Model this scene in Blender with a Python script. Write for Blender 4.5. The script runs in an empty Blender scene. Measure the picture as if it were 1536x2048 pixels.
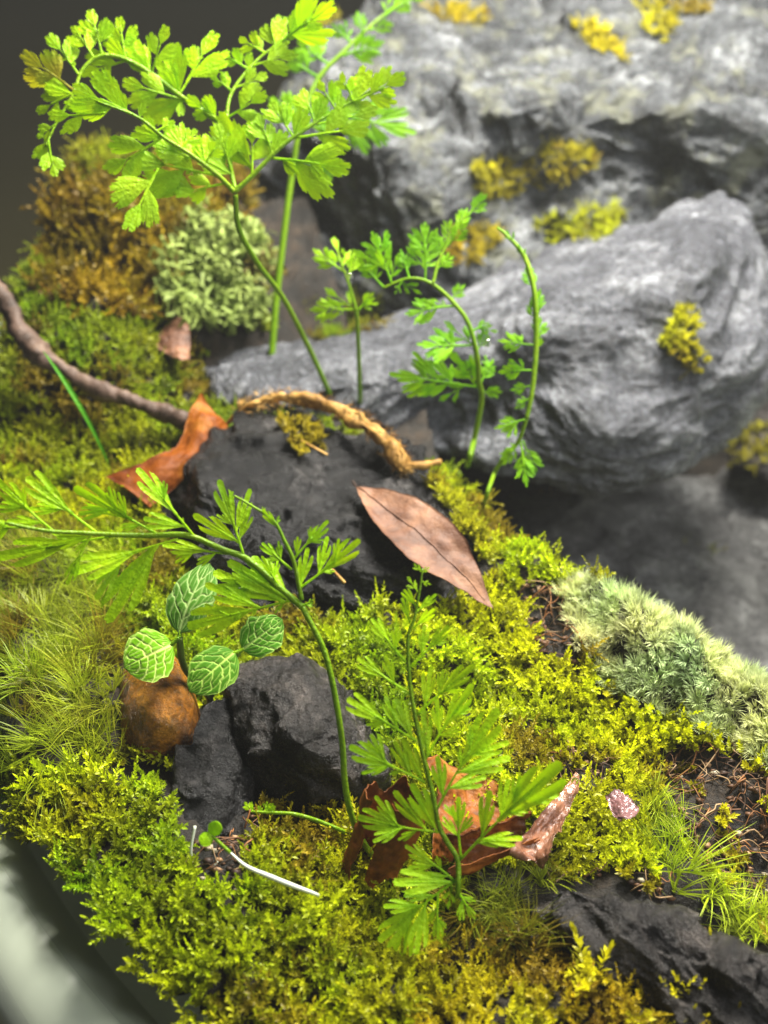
# Terrarium close-up: ferns, moss and slate in a glass bowl.  1 Blender unit = 1 cm.
import bpy, math, random
import numpy as np
from mathutils.bvhtree import BVHTree
from mathutils import Vector

random.seed(7); rng = np.random.default_rng(11)
sc = bpy.context.scene
sc.unit_settings.system = 'METRIC'; sc.unit_settings.scale_length = 0.01
COL = sc.collection

# ------------------------------------------------------------------ camera
PITCH = math.radians(40); FT = 0.4245
FW = np.array([0, math.cos(PITCH), -math.sin(PITCH)])
UP = np.array([0, math.sin(PITCH), math.cos(PITCH)])
RT = np.array([1.0, 0, 0])
CAM = -20.0 * FW
cam = bpy.data.cameras.new('camera'); camo = bpy.data.objects.new('camera', cam); COL.objects.link(camo)
camo.location = CAM; camo.rotation_euler = (math.radians(90) - PITCH, 0, 0)
cam.sensor_fit = 'VERTICAL'; cam.sensor_height = 24; cam.lens = 12 / FT
cam.clip_start = 0.1; cam.clip_end = 2000
cam.dof.use_dof = True; cam.dof.focus_distance = 15.3; cam.dof.aperture_fstop = 1e-3 * cam.lens / (2 * 0.092)
sc.camera = camo

# ------------------------------------------------------------------ world and lamps
W = bpy.data.worlds.new('World'); sc.world = W; W.use_nodes = True
W.node_tree.nodes['Background'].inputs[0].default_value = (0.92, 0.95, 0.92, 1)
W.node_tree.nodes['Background'].inputs[1].default_value = 0.06
def area(name, loc, target, size, power, color):
    l = bpy.data.lights.new(name, 'AREA'); l.shape = 'RECTANGLE'; l.size, l.size_y = size
    l.energy = power; l.color = color
    o = bpy.data.objects.new(name, l); COL.objects.link(o); o.location = loc
    o.rotation_euler = (Vector(target) - Vector(loc)).to_track_quat('-Z', 'Y').to_euler()
    return o
area('grow_lamp', (7, 12, 23), (1, 1, 0), (13, 8), 37000, (1.0, 0.96, 0.87))
area('front_fill_light', (24, -13, 28), (1, -1, 0), (14, 14), 9500, (0.97, 0.98, 1.0))  # added soft fill to brighten the camera-facing fern leaves, no actual window

sc.view_settings.view_transform = 'Standard'; sc.view_settings.look = 'None'
sc.view_settings.gamma = 1; sc.view_settings.exposure = 0.18
sc.cycles.max_bounces = 6; sc.cycles.diffuse_bounces = 3; sc.cycles.glossy_bounces = 2; sc.cycles.transparent_max_bounces = 4; sc.cycles.volume_bounces = 0
sc.cycles.use_denoising = True

HAZE = 0.0006

# ------------------------------------------------------------------ helpers
def uv(px, py): return (px - 768) / 1024 * FT, (1024 - py) / 1024 * FT
def P(px, py, d):
    u, v = uv(px, py); return CAM + d * (FW + u * RT + v * UP)
def DZ(px, py, z):                     # camera depth at which a sight line meets height z
    u, v = uv(px, py); return (z - CAM[2]) / (FW[2] + v * UP[2])
def PZ(px, py, z): return P(px, py, DZ(px, py, z))
def proj(p):
    r = np.asarray(p) - CAM; d = r @ FW
    return 768 + (r @ RT) / d / FT * 1024, 1024 - (r @ UP) / d / FT * 1024, d
def norm(a): return a / (np.linalg.norm(a, axis=-1, keepdims=True) + 1e-12)
def sstep(a, b, x):
    t = np.clip((x - a) / (b - a), 0, 1); return t * t * (3 - 2 * t)
def inpoly(poly, x, y):
    x = np.asarray(x, float); y = np.asarray(y, float); c = np.zeros(x.shape, bool); n = len(poly)
    for i in range(n):
        x1, y1 = poly[i]; x2, y2 = poly[i - 1]
        if y1 == y2: continue
        c ^= ((y1 > y) != (y2 > y)) & (x < (x2 - x1) * (y - y1) / (y2 - y1) + x1)
    return c
def _h(ix, iy, iz, s):
    h = (ix * 374761393 + iy * 668265263 + iz * 1274126177 + s * 974711) & 0xffffffff
    h = ((h ^ (h >> 13)) * 1274126177) & 0xffffffff
    return ((h ^ (h >> 16)) & 0xffff) / 65535.0
def vnoise(p, s=0):                    # value noise in [-1, 1]
    p = np.asarray(p, float); i = np.floor(p).astype(np.int64); f = p - i; f = f * f * (3 - 2 * f)
    r = 0
    for dx in (0, 1):
        for dy in (0, 1):
            for dz in (0, 1):
                w = (f[..., 0] if dx else 1 - f[..., 0]) * (f[..., 1] if dy else 1 - f[..., 1]) * (f[..., 2] if dz else 1 - f[..., 2])
                r = r + w * _h(i[..., 0] + dx, i[..., 1] + dy, i[..., 2] + dz, s)
    return r * 2 - 1
def fbm(p, o=4, s=0, ridge=False):
    r = 0; a = 1.0; p = np.asarray(p, float)
    for k in range(o):
        n = vnoise(p, s + k * 7)
        r = r + a * ((1 - 2 * np.abs(n)) if ridge else n); a *= .5; p = p * 2.03 + 3.7
    return r
def catmull(pts, n):
    pts = np.asarray(pts, float)
    if len(pts) == 2:
        t = np.linspace(0, 1, n)[:, None]; return pts[0] * (1 - t) + pts[1] * t
    q = np.vstack([2 * pts[0] - pts[1], pts, 2 * pts[-1] - pts[-2]])
    t = np.linspace(0, len(pts) - 1 - 1e-9, n); i = t.astype(int); f = (t - i)[:, None]
    a, b, c, d = q[i], q[i + 1], q[i + 2], q[i + 3]
    return .5 * (2 * b + (c - a) * f + (2 * a - 5 * b + 4 * c - d) * f ** 2 + (3 * b - a - 3 * c + d) * f ** 3)

def mesh_data(name, V, Fq, col=None, smooth=True):
    V = np.asarray(V, np.float32); Fq = np.asarray(Fq, np.int32); m = bpy.data.meshes.new(name)
    k = Fq.shape[1]; m.vertices.add(len(V)); m.vertices.foreach_set('co', V.ravel())
    m.loops.add(Fq.size); m.loops.foreach_set('vertex_index', Fq.ravel())
    m.polygons.add(len(Fq)); m.polygons.foreach_set('loop_start', np.arange(0, Fq.size, k, dtype=np.int32))
    m.update(calc_edges=True)
    m.polygons.foreach_set('use_smooth', np.full(len(Fq), smooth))
    if col is not None:
        a = m.color_attributes.new('Col', 'FLOAT_COLOR', 'POINT')
        c = np.ones((len(V), 4), np.float32); c[:, :3] = col; a.data.foreach_set('color', c.ravel())
    m.validate()
    return m
def tag(o, label=None, cat=None, group=None, kind=None):
    if label: o['label'] = label
    if cat: o['category'] = cat
    if group: o['group'] = group
    if kind: o['kind'] = kind
    return o
def thing(name, loc, label, cat, group=None):
    o = bpy.data.objects.new(name, None); COL.objects.link(o); o.location = loc; o.empty_display_size = .3
    return tag(o, label, cat, group)
def mk(name, V, Fq, mat, root=None, parent=None, col=None, smooth=True):
    """mesh object; root gives the frame, parent (default root) the place in the tree"""
    V = np.asarray(V, float)
    if root is None: loc = np.array([V[:, 0].mean(), V[:, 1].mean(), V[:, 2].min()])
    else: loc = np.array(root.location)
    o = bpy.data.objects.new(name, mesh_data(name, V - loc, Fq, col, smooth)); COL.objects.link(o)
    o.data.materials.append(mat)
    if root is None: o.location = loc
    else: o.parent = parent or root
    return o
def gridfaces(n, m, off=0, wrap=False):
    i = np.arange(n - 1)[:, None] * m; j = np.arange(m if wrap else m - 1)[None, :]; j2 = (j + 1) % m
    return np.stack([i + j, i + j2, i + m + j2, i + m + j], -1).reshape(-1, 4) + off
def tube(pts, rad, seg=8, n=None, wob=0.0, seed=0):
    pts = catmull(pts, n or max(8, len(pts) * 5)); m = len(pts)
    r = np.interp(np.linspace(0, 1, m), np.linspace(0, 1, len(rad)), rad) if np.ndim(rad) else np.full(m, rad)
    t = norm(np.gradient(pts, axis=0)); ref = np.array([.31, -.7, .64])
    a = norm(np.cross(t, ref)); b = np.cross(t, a)
    th = np.arange(seg) / seg * 2 * np.pi
    V = pts[:, None] + r[:, None, None] * (np.cos(th)[None, :, None] * a[:, None] + np.sin(th)[None, :, None] * b[:, None])
    if wob:
        k = fbm(V * (0.5 / r.max()), 3, seed); V = V + (V - pts[:, None]) * (k * wob)[..., None]
    V = V.reshape(-1, 3); Fq = gridfaces(m, seg, 0, True)
    V = np.vstack([V, pts[0], pts[-1]]); k = len(V)
    caps = [[k - 2, (j + 1) % seg, j, k - 2] for j in range(seg)] + [[k - 1, (m - 1) * seg + j, (m - 1) * seg + (j + 1) % seg, k - 1] for j in range(seg)]
    c = np.array(caps)
    return V, np.vstack([Fq]), c[:, :3]
def mk_tube(name, pts, rad, mat, root=None, parent=None, **k):
    V, Fq, c = tube(pts, rad, **k)
    Fq = np.vstack([Fq[:, [0, 1, 2]], Fq[:, [0, 2, 3]], c]); return mk(name, V, Fq, mat, root, parent)
def join(parts):
    Vs, Fs, Cs, o = [], [], [], 0
    for p in parts:
        Vs.append(p[0]); Fs.append(np.asarray(p[1]) + o); o += len(p[0])
        if len(p) > 2: Cs.append(p[2])
    return np.vstack(Vs), np.vstack(Fs), (np.vstack(Cs) if Cs else None)

# ------------------------------------------------------------------ materials
class NT:
    def __init__(s, name):
        s.m = bpy.data.materials.new(name); s.m.use_nodes = True; s.t = s.m.node_tree; s.n = s.t.nodes
        s.b = s.n['Principled BSDF']; s.out = s.n['Material Output']; s.co = None
    def link(s, a, b): s.t.links.new(a, b)
    def coord(s, kind='Object'):
        if s.co is None: s.co = s.n.new('ShaderNodeTexCoord')
        return s.co.outputs[kind]
    def pos(s):
        g = s.n.new('ShaderNodeNewGeometry'); return g.outputs['Position']
    def mapping(s, v, scale, rot=(0, 0, 0)):
        m = s.n.new('ShaderNodeMapping'); m.inputs['Scale'].default_value = scale; m.inputs['Rotation'].default_value = rot
        s.link(v, m.inputs[0]); return m.outputs[0]
    def noise(s, v, scale, detail=6, rough=.6, dist=0.0):
        n = s.n.new('ShaderNodeTexNoise'); n.inputs['Scale'].default_value = scale; n.inputs['Detail'].default_value = detail
        n.inputs['Roughness'].default_value = rough; n.inputs['Distortion'].default_value = dist; s.link(v, n.inputs['Vector']); return n.outputs['Fac']
    def ramp(s, f, stops):
        r = s.n.new('ShaderNodeValToRGB'); e = r.color_ramp.elements
        while len(e) < len(stops): e.new(.5)
        for k, (p, c) in enumerate(stops):
            e[k].position = p; e[k].color = (c, c, c, 1) if np.ndim(c) == 0 else (*c, 1)
        s.link(f, r.inputs[0]); return r.outputs[0]
    def mix(s, f, a, b, mode='MIX'):
        m = s.n.new('ShaderNodeMix'); m.data_type = 'RGBA'; m.blend_type = mode
        for sock, val in ((m.inputs[0], f), (m.inputs[6], a), (m.inputs[7], b)):
            if isinstance(val, (int, float)): sock.default_value = val
            elif isinstance(val, tuple): sock.default_value = (*val, 1)
            else: s.link(val, sock)
        return m.outputs[2]
    def bump(s, h, strength, dist, prev=None):
        b = s.n.new('ShaderNodeBump'); b.inputs['Strength'].default_value = strength; b.inputs['Distance'].default_value = dist
        s.link(h, b.inputs['Height'])
        if prev is not None: s.link(prev, b.inputs['Normal'])
        return b.outputs[0]
    def attr(s, name='Col'):
        a = s.n.new('ShaderNodeAttribute'); a.attribute_name = name; return a.outputs['Color']
    def translucent(s, color, fac):
        t = s.n.new('ShaderNodeBsdfTranslucent'); m = s.n.new('ShaderNodeMixShader'); m.inputs[0].default_value = fac
        s.link(color, t.inputs[0]); s.link(s.b.outputs[0], m.inputs[1]); s.link(t.outputs[0], m.inputs[2]); s.link(m.outputs[0], s.out.inputs[0])
    def set(s, **k):
        for a, v in k.items():
            a = a.replace('_', ' ').title().replace('Ior', 'IOR')
            sock = s.b.inputs[a]
            if hasattr(v, 'links'): s.link(v, sock)
            else: sock.default_value = (*v, 1) if isinstance(v, tuple) and len(v) == 3 else v
        return s

def m_leaf(name, c1, c2, trans=.46, rough=.38, scale=1.6, tip=None):
    n = NT(name); f = n.noise(n.coord(), scale, 3); col = n.mix(n.ramp(f, [(.3, 0.0), (.7, 1.0)]), c1, c2)
    oi = n.n.new('ShaderNodeObjectInfo'); col = n.mix(n.ramp(oi.outputs['Random'], [(.0, .5), (.8, 0.0)]), col, tuple(.5 * v for v in c1))
    sp = n.noise(n.coord(), 5.5, 4); col = n.mix(n.ramp(sp, [(.70, 0.0), (.78, .8)]), col, (.34, .22, .03))
    if tip:
        f2 = n.noise(n.mapping(n.coord(), (1, 1, 1)), 2.7, 4); col = n.mix(n.ramp(f2, [(.66, 0.0), (.74, 1.0)]), col, tip)
    n.set(base_color=col, roughness=rough); n.b.inputs['Specular IOR Level'].default_value = .2
    f3 = n.noise(n.coord(), 18, 3); n.link(n.bump(f3, .6, .04), n.b.inputs['Normal'])
    tc = n.mix(1.0, col, (1.25, 1.12, .3), 'MULTIPLY'); n.translucent(tc, trans); return n.m
def m_vcol(name, trans=.3, rough=.5, spec=.3):
    n = NT(name); c = n.attr(); n.set(base_color=c, roughness=rough); n.b.inputs['Specular IOR Level'].default_value = spec
    n.translucent(c, trans); return n.m
def m_rock(name, dark, mid, light, rough=.45, lich=None, rot=(0.2, .3, .5), strat=(1, 1, 3.5), bscale=1.0, lo=.35, hi=.68, spec=.5):
    n = NT(name); p = n.coord('Object'); q = n.mapping(p, strat, rot)
    f = n.noise(q, .75 * bscale, 10, .70, .25); fine = n.noise(p, 9 * bscale, 8, .7); sp = n.noise(p, 30, 4, .6)
    c = n.ramp(f, [(lo, dark), ((lo + hi) / 2, mid), (hi, light)])
    c = n.mix(.75, c, n.ramp(fine, [(.34, .06), (.5, .6), (.66, 1.5)]), 'MULTIPLY')
    c = n.mix(n.ramp(sp, [(.62, 0.0), (.72, .5)]), c, light)
    if lich:
        l = n.noise(p, 1.1, 7, .7); c = n.mix(n.ramp(l, [(.52, 0.0), (.62, .75)]), c, lich)
    rr = n.noise(p, 2.4, 5); rr = n.ramp(rr, [(.3, max(.12, rough - .18)), (.7, rough + .15)])
    n.set(base_color=c, roughness=rr); n.b.inputs['Specular IOR Level'].default_value = spec
    b = n.bump(f, .7, .35); b = n.bump(fine, 1.0, .13, b); b = n.bump(sp, .8, .035, b); n.link(b, n.b.inputs['Normal']); return n.m
def m_dry(name, c1, c2, c3, rough=.38, trans=.12, veins=True):
    n = NT(name); p = n.coord('Object'); f = n.noise(p, 1.3, 6, .65); g = n.noise(p, 7, 6, .65)
    c = n.ramp(f, [(.32, c1), (.5, c2), (.68, c3)]); c = n.mix(.6, c, n.ramp(g, [(.3, .45), (.65, 1.0)]), 'MULTIPLY')
    n.set(base_color=c, roughness=rough); n.b.inputs['Specular IOR Level'].default_value = .6 if rough < .2 else .3
    b = n.bump(g, .45, .05); b = n.bump(n.noise(p, 34, 3), .4, .015, b); n.link(b, n.b.inputs['Normal'])
    n.translucent(c, trans); return n.m
M = {}
M['fern'] = m_leaf('fern_green', (.29, .60, .002), (.50, .76, .003))
M['fern_deep'] = m_leaf('fern_deep_green', (.07, .30, .012), (.13, .42, .015))
M['fern_cool'] = m_leaf('fern_cool_green', (.17, .50, .004), (.32, .62, .004))
M['fern_tip'] = m_leaf('fern_yellowing', (.30, .42, .015), (.42, .32, .03))
M['stem'] = m_leaf('fern_stem_green', (.16, .33, .006), (.25, .40, .010), trans=.2, rough=.3)
M['stem_dark'] = m_leaf('fern_stem_olive', (.10, .17, .02), (.16, .22, .03), trans=.05, rough=.3)
M['moss'] = m_vcol('moss_leaf', .38, .45)
M['moss_dry'] = m_vcol('moss_pale', .35, .6)
M['rock_a'] = m_rock('grey_weathered_rock', (.020, .022, .025), (.10, .108, .118), (.40, .415, .43), .21, lich=(.20, .205, .14), strat=(.9, 1.4, 2.6), rot=(.5, .35, .2), lo=.33, hi=.70)
M['rock_b'] = m_rock('blue_grey_rock', (.035, .037, .046), (.125, .13, .15), (.42, .43, .46), .21, lich=None, strat=(.8, 1.4, 2.8), rot=(.5, -.32, .1), lo=.30, hi=.72)
M['slate'] = m_rock('dark_slate', (.006, .006, .006), (.024, .0235, .024), (.13, .12, .115), .24, strat=(1, 1, 2.4), spec=.35)
M['slate2'] = m_rock('brown_grey_slate', (.009, .008, .007), (.045, .040, .037), (.20, .17, .15), .24, strat=(1, 1, 2), spec=.35)
M['gully'] = m_rock('pale_gully_rock', (.06, .06, .06), (.15, .148, .145), (.40, .40, .39), .5)
M['amber'] = m_rock('amber_stone', (.14, .045, .006), (.50, .19, .012), (.75, .36, .04), .25, strat=(1, 1, 1), bscale=.9)
M['leaf_brown'] = m_dry('leaf_pink_brown', (.06, .024, .012), (.15, .066, .036), (.30, .15, .08), .55)
M['leaf_orange'] = m_dry('leaf_rust_orange', (.07, .022, .007), (.30, .09, .012), (.52, .21, .04), .5, .25)
M['leaf_amber'] = m_dry('leaf_backlit_orange', (.16, .03, .004), (.42, .11, .006), (.62, .24, .02), .5, .5)
M['leaf_wet'] = m_dry('leaf_wet_brown', (.13, .05, .03), (.26, .115, .065), (.38, .19, .11), .14)
M['leaf_purple'] = m_dry('leaf_purple_brown', (.14, .055, .05), (.24, .12, .12), (.34, .2, .2), .15)
M['bark'] = m_dry('twig_bark', (.03, .018, .012), (.10, .06, .042), (.24, .16, .11), .6, 0.02)
M['tan'] = m_dry('rhizome_tan', (.16, .07, .012), (.44, .24, .05), (.70, .46, .15), .6, .05)
M['root'] = m_vcol('root_litter', .05, .55)
n = NT('soil'); p = n.pos(); f = n.noise(p, 2.2, 9, .7); g = n.noise(p, 16, 6, .7)
c = n.ramp(f, [(.32, (.006, .005, .003)), (.5, (.022, .015, .008)), (.68, (.07, .042, .02))]); c = n.mix(.7, c, n.ramp(g, [(.35, .2), (.7, 1.3)]), 'MULTIPLY')
n.set(base_color=c, roughness=.6); b = n.bump(f, .8, .3); n.link(n.bump(g, 1, .1, b), n.b.inputs['Normal']); M['soil'] = n.m
n = NT('table'); p = n.pos(); f = n.noise(p, .05, 4)
n.set(base_color=n.ramp(f, [(.3, (.020, .018, .007)), (.7, (.030, .027, .012))]), roughness=.6); n.b.inputs['Specular IOR Level'].default_value = .08; M['table'] = n.m
n = NT('bowl_glass'); n.set(base_color=(.58, .64, .50), roughness=.3); n.b.inputs['Transmission Weight'].default_value = .35; n.b.inputs['IOR'].default_value = 1.45; M['glass'] = n.m
n = NT('fittonia_leaf'); c = n.attr(); n.set(base_color=c, roughness=.55); n.b.inputs['Specular IOR Level'].default_value = .1; f = n.noise(n.coord(), 14, 4); n.link(n.bump(f, .3, .03), n.b.inputs['Normal']); n.translucent(c, .25); M['fitt'] = n.m
n = NT('white_root'); n.set(base_color=(.62, .66, .52), roughness=.4); n.b.inputs['Subsurface Weight'].default_value = .3; n.b.inputs['Subsurface Radius'].default_value = (.05, .05, .04); M['white'] = n.m
n = NT('water_drop'); n.set(base_color=(1., 1., 1.), roughness=.02); n.b.inputs['Transmission Weight'].default_value = 1.; n.b.inputs['IOR'].default_value = 1.33; M['drop'] = n.m

# ------------------------------------------------------------------ the setting: table, bowl, soil
BC = np.array([8.35, 3.0])
g = np.array([[-90, -60, -8.2], [90, -60, -8.2], [90, 110, -8.2], [-90, 110, -8.2]], float)
tag(mk('table', g, [[0, 1, 2, 3]], M['table']), 'dark olive table top behind and left of the bowl', 'table', kind='structure')
prof = np.array([(6, -7.9), (12, -7.6), (14.2, -6.3), (15.4, -3.6), (15.75, -1.3), (15.95, -.75), (16.45, -.5), (17.0, -.75), (17.15, -1.4), (16.6, -3.8), (15.2, -6.8), (12.8, -8.1), (6, -8.18)])
prof[:, 1] += np.where(prof[:, 1] > -2, .25, 0); prof = catmull(prof, 48); th = np.linspace(0, 2 * np.pi, 240, endpoint=False)
V = np.stack([BC[0] + prof[:, 0][:, None] * np.cos(th), BC[1] + prof[:, 0][:, None] * np.sin(th), np.repeat(prof[:, 1][:, None], 240, 1)], -1).reshape(-1, 3)
bowl = mk('glass_bowl', V, gridfaces(48, 240, 0, True), M['glass'])
tag(bowl, 'round pale green glass bowl, its blurred rim at the lower left', 'bowl')

BA = np.array([(-9, 14), (-7.6, 10), (-7.1, 5.5), (-6.7, .3), (-5.35, -3.3), (-4.55, -5.7), (-3.6, -8.5), (-2.7, -10.7), (0, -12.5), (4, -13.5)], float) - BC
ba_t = np.unwrap(np.arctan2(BA[:, 1], BA[:, 0]) % (2 * np.pi)); ba_r = np.hypot(BA[:, 0], BA[:, 1])
def H(x, y):
    x = np.asarray(x, float); y = np.asarray(y, float); p = np.stack([x, y, np.zeros_like(x)], -1)
    z = .28 * fbm(p * .55, 3, 3) + .10 * fbm(p * 1.7, 3, 9)
    def gs(cx, cy, sx, sy, a): return a * np.exp(-((x - cx) / sx) ** 2 - ((y - cy) / sy) ** 2)
    z += gs(-3.3, 6.6, .9, .9, .9) + gs(-5.2, 8.0, 2.6, 3.0, 2.1) + gs(-2.6, 5.6, 1.3, 1.4, .6) + gs(-5.6, 3.4, 1.6, 1.6, .7)
    z += gs(-4.3, -4.2, 1.2, 1.6, .35) + gs(-1.9, -7.6, 1.6, 1.3, .35) + gs(2.4, -3.4, 1.5, 1.0, .35)
    z += gs(-1.3, 7.6, 2.3, 2.3, -1.9) + gs(-.6, 4.0, 1.9, 1.1, -.7) + gs(1.2, 2.0, .9, 1.2, -.8)
    z += .30 * (np.abs(vnoise(p * 1.15, 77)) + .5 * np.abs(vnoise(p * 2.6, 78)) - .35)
    z += .55 * fbm(p * .95, 4, 88) * sstep(2.0, 5.0, y) * sstep(1.0, -2.0, x)
    for (a, b, r, h) in CUSH: z += gs(a, b, r, r, h)
    yr = np.interp(x, [-3, .6, 1.3, 2.0, 3.2, 5.6, 9], [14, 4.5, 1.2, -1.0, -2.75, -4.9, -7.8]) + .25 * vnoise(p * .9, 5)
    t = y - yr
    z = z - 7.0 * sstep(0, 1.9, t) + 6.0 * sstep(7, 14, y) * sstep(0, 1.9, t)
    a = np.arctan2(y - BC[1], x - BC[0]) % (2 * np.pi); R = np.hypot(x - BC[0], y - BC[1])
    rb = np.interp(a, ba_t, ba_r) + .25 * vnoise(p * .8, 21)
    e = sstep(-.15, .75, R - rb); z = z * (1 - e) - 3.2 * e
    return z
CUSH = []
for (px, py, r, h) in [(1165, 1235, .42, .35), (1235, 1290, .5, .45), (1310, 1335, .55, .5), (1390, 1385, .55, .42), (1480, 1440, .6, .5), (1580, 1500, .65, .5)]:
    q = PZ(px, py, 0.1); CUSH.append((q[0], q[1], r, h))
gx = np.arange(-9.5, 12.01, .1); gy = np.arange(-11.5, 18.01, .1)
X, Y = np.meshgrid(gx, gy); Z = H(X, Y); Rr = np.hypot(X - BC[0], Y - BC[1])
V = np.stack([X, Y, np.maximum(Z, -6.4)], -1).reshape(-1, 3); Fq = gridfaces(len(gy), len(gx))
Fq = Fq[(Rr.ravel()[Fq].max(1) < 15.75)]
used = np.unique(Fq); remap = -np.ones(len(V), int); remap[used] = np.arange(len(used)); V = V[used]; Fq = remap[Fq]
soil = mk('ground', V, Fq, M['soil']); tag(soil, 'dark soil bed under moss and stones', 'soil', kind='structure')
soil_bvh = BVHTree.FromPolygons([Vector(v) for v in V], Fq.tolist())
def GD(px, py): return proj(ground_hit(px, py))[2]
def ground_hit(px, py):
    u, v = uv(px, py); d = norm(FW + u * RT + v * UP)
    h = soil_bvh.ray_cast(Vector(CAM), Vector(d))
    return np.array(h[0]) if h[0] else PZ(px, py, 0)

# ------------------------------------------------------------------ haze volume added as a veil of glare over the scene
hx, hy = (-95, 95), (-65, 115); hz = (-9.4, 14.6)
HV = np.array([(x, y, z) for z in hz for y in hy for x in hx], float)
n = NT('haze'); n.n.remove(n.b); v_ = n.n.new('ShaderNodeVolumePrincipled'); v_.inputs['Color'].default_value = (.93, .95, .93, 1); v_.inputs['Density'].default_value = HAZE; v_.inputs['Anisotropy'].default_value = .2
n.link(v_.outputs[0], n.out.inputs['Volume'])
tag(mk('haze', HV, [[0, 2, 3, 1], [4, 5, 7, 6], [0, 1, 5, 4], [2, 6, 7, 3], [0, 4, 6, 2], [1, 3, 7, 5]], n.m, smooth=False), 'faint haze added round the whole scene as a veil of glare', 'haze', kind='stuff')

# ------------------------------------------------------------------ rocks
ROCKS = []
def rbf(ctrl):
    xy = np.array([(c[0], c[1]) for c in ctrl], float) / 500; w = np.array([c[2] for c in ctrl], float); m = w.mean()
    def k(a, b): return np.sqrt(((a[:, None] - b[None]) ** 2).sum(-1) + .02)
    co = np.linalg.solve(k(xy, xy) - 1e-3 * np.eye(len(xy)), w - m)
    return lambda x, y: (k(np.stack([x, y], -1) / 500, xy) @ co) + m
def rock(name, label, outline, ctrl, mat, thick=3.0, edge=.5, amp=.25, freq=.8, seed=1, strat=None, ridge=.5, N=260, Mr=70, wob=10, cat='rock', zctrl=True, group=None, terr=(.10, 1.2), facet=(0, 0, 1)):
    """solid rock: visible face through measured points, closed behind by a rounded back"""
    c = [(a, b, DZ(a, b, z)) if zctrl else (a, b, z) for a, b, z in ctrl]
    dep = rbf(c)
    o = np.array(outline, float); o = catmull(np.vstack([o, o[:1]]), 900)[:-1]
    s = np.r_[0, np.cumsum(np.hypot(*np.diff(np.vstack([o, o[:1]]), axis=0).T))]
    t = np.linspace(0, s[-1], N, endpoint=False); oo = np.vstack([o, o[:1]])
    o = np.stack([np.interp(t, s, oo[:, 0]), np.interp(t, s, oo[:, 1])], -1)
    o = o + wob * np.stack([fbm(np.stack([o[:, 0] / 60, o[:, 1] / 60, 0 * t], -1), 4, seed), fbm(np.stack([o[:, 0] / 60, o[:, 1] / 60, 0 * t + 9], -1), 4, seed)], -1)
    cen = o.mean(0)
    tf = np.sqrt(np.linspace(0.0008, 1, Mr)); tb = np.linspace(1, .02, 18)[1:]
    rings = []
    for tt in tf:
        p = cen + (o - cen) * tt; d = dep(p[:, 0], p[:, 1]) + edge * (1 - math.sqrt(max(0, 1 - tt ** 7)))
        rings.append((p, d))
    de = rings[-1][1]
    for tt in tb:
        p = cen + (o - cen) * (tt * .9 + .1 * tt ** 3); d = dep(p[:, 0], p[:, 1]) + edge + thick * math.sqrt(1 - tt ** 2)
        rings.append((p, d))
    V = []
    for p, d in rings:
        u = (p[:, 0] - 768) / 1024 * FT; v = (1024 - p[:, 1]) / 1024 * FT
        V.append(CAM + d[:, None] * (FW + u[:, None] * RT + v[:, None] * UP))
    V = np.array(V); nr = len(V)
    du = np.roll(V, -1, 1) - np.roll(V, 1, 1); dv = np.gradient(V, axis=0); nn = norm(np.cross(dv, du))
    if ((nn[Mr // 2] @ FW).mean() > 0): nn = -nn
    if facet[0]:
        fr_ = np.random.default_rng(seed + 500); ii = fr_.integers(3, Mr, facet[0]); jj = fr_.integers(0, N, facet[0])
        Vs = V.copy()
        sp_, sn = Vs[ii, jj], norm(nn[ii, jj] + fr_.normal(size=(facet[0], 3)) * .12)
        Vj = Vs[:Mr] + (.35 * facet[2]) * np.stack([fbm(Vs[:Mr] * 1.3 / facet[2], 3, seed + k_) for k_ in (1, 2, 3)], -1)
        D = ((Vj[:, :, None] - sp_) ** 2).sum(-1); w_ = np.exp(-(D - D.min(-1, keepdims=True)) / (.06 * facet[2] ** 2))
        w_ /= w_.sum(-1, keepdims=True); off = ((Vs[:Mr, :, None] - sp_) * sn).sum(-1)
        mv = (w_[..., None] * (off[..., None] * sn)).sum(2); V[:Mr] = V[:Mr] - facet[1] * np.clip(mv, -.6 * facet[2], .6 * facet[2])
    q = V * freq
    if strat is not None:
        ax = norm(np.array(strat, float)); q = q + (V @ ax)[..., None] * ax * freq * 2.2
    k = amp * ((1 - ridge) * fbm(q, 7, seed) + ridge * (fbm(q, 6, seed + 50, True) - .4))
    ax = norm(np.array(strat if strat is not None else (.3, -.4, .8), float)); sl = (V @ ax) * terr[1] + .8 * fbm(V * .6, 4, seed + 9)
    fr = sl - np.floor(sl); k = k + terr[0] * (sstep(0, .75, fr) * (1 - sstep(.86, 1, fr)) - .4) * (.6 + .6 * fbm(V * .9, 3, seed + 4))
    fade = np.r_[np.ones(Mr), np.linspace(1, .5, len(tb))][:, None]
    V = V + nn * (k * fade)[..., None]
    Vf = V.reshape(-1, 3); Fq = gridfaces(nr, N, 0, True)
    Vf = np.vstack([Vf, V[0].mean(0), V[-1].mean(0)]); a = len(Vf)
    j = np.arange(N); j2 = (j + 1) % N
    T = np.vstack([Fq[:, [0, 1, 2]], Fq[:, [0, 2, 3]], np.stack([np.full(N, a - 2), j2, j], -1), np.stack([np.full(N, a - 1), (nr - 1) * N + j, (nr - 1) * N + j2], -1)])
    ob = mk(name, Vf, T, mat); tag(ob, label, cat, group)
    ROCKS.append((Vf, T)); return ob

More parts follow.
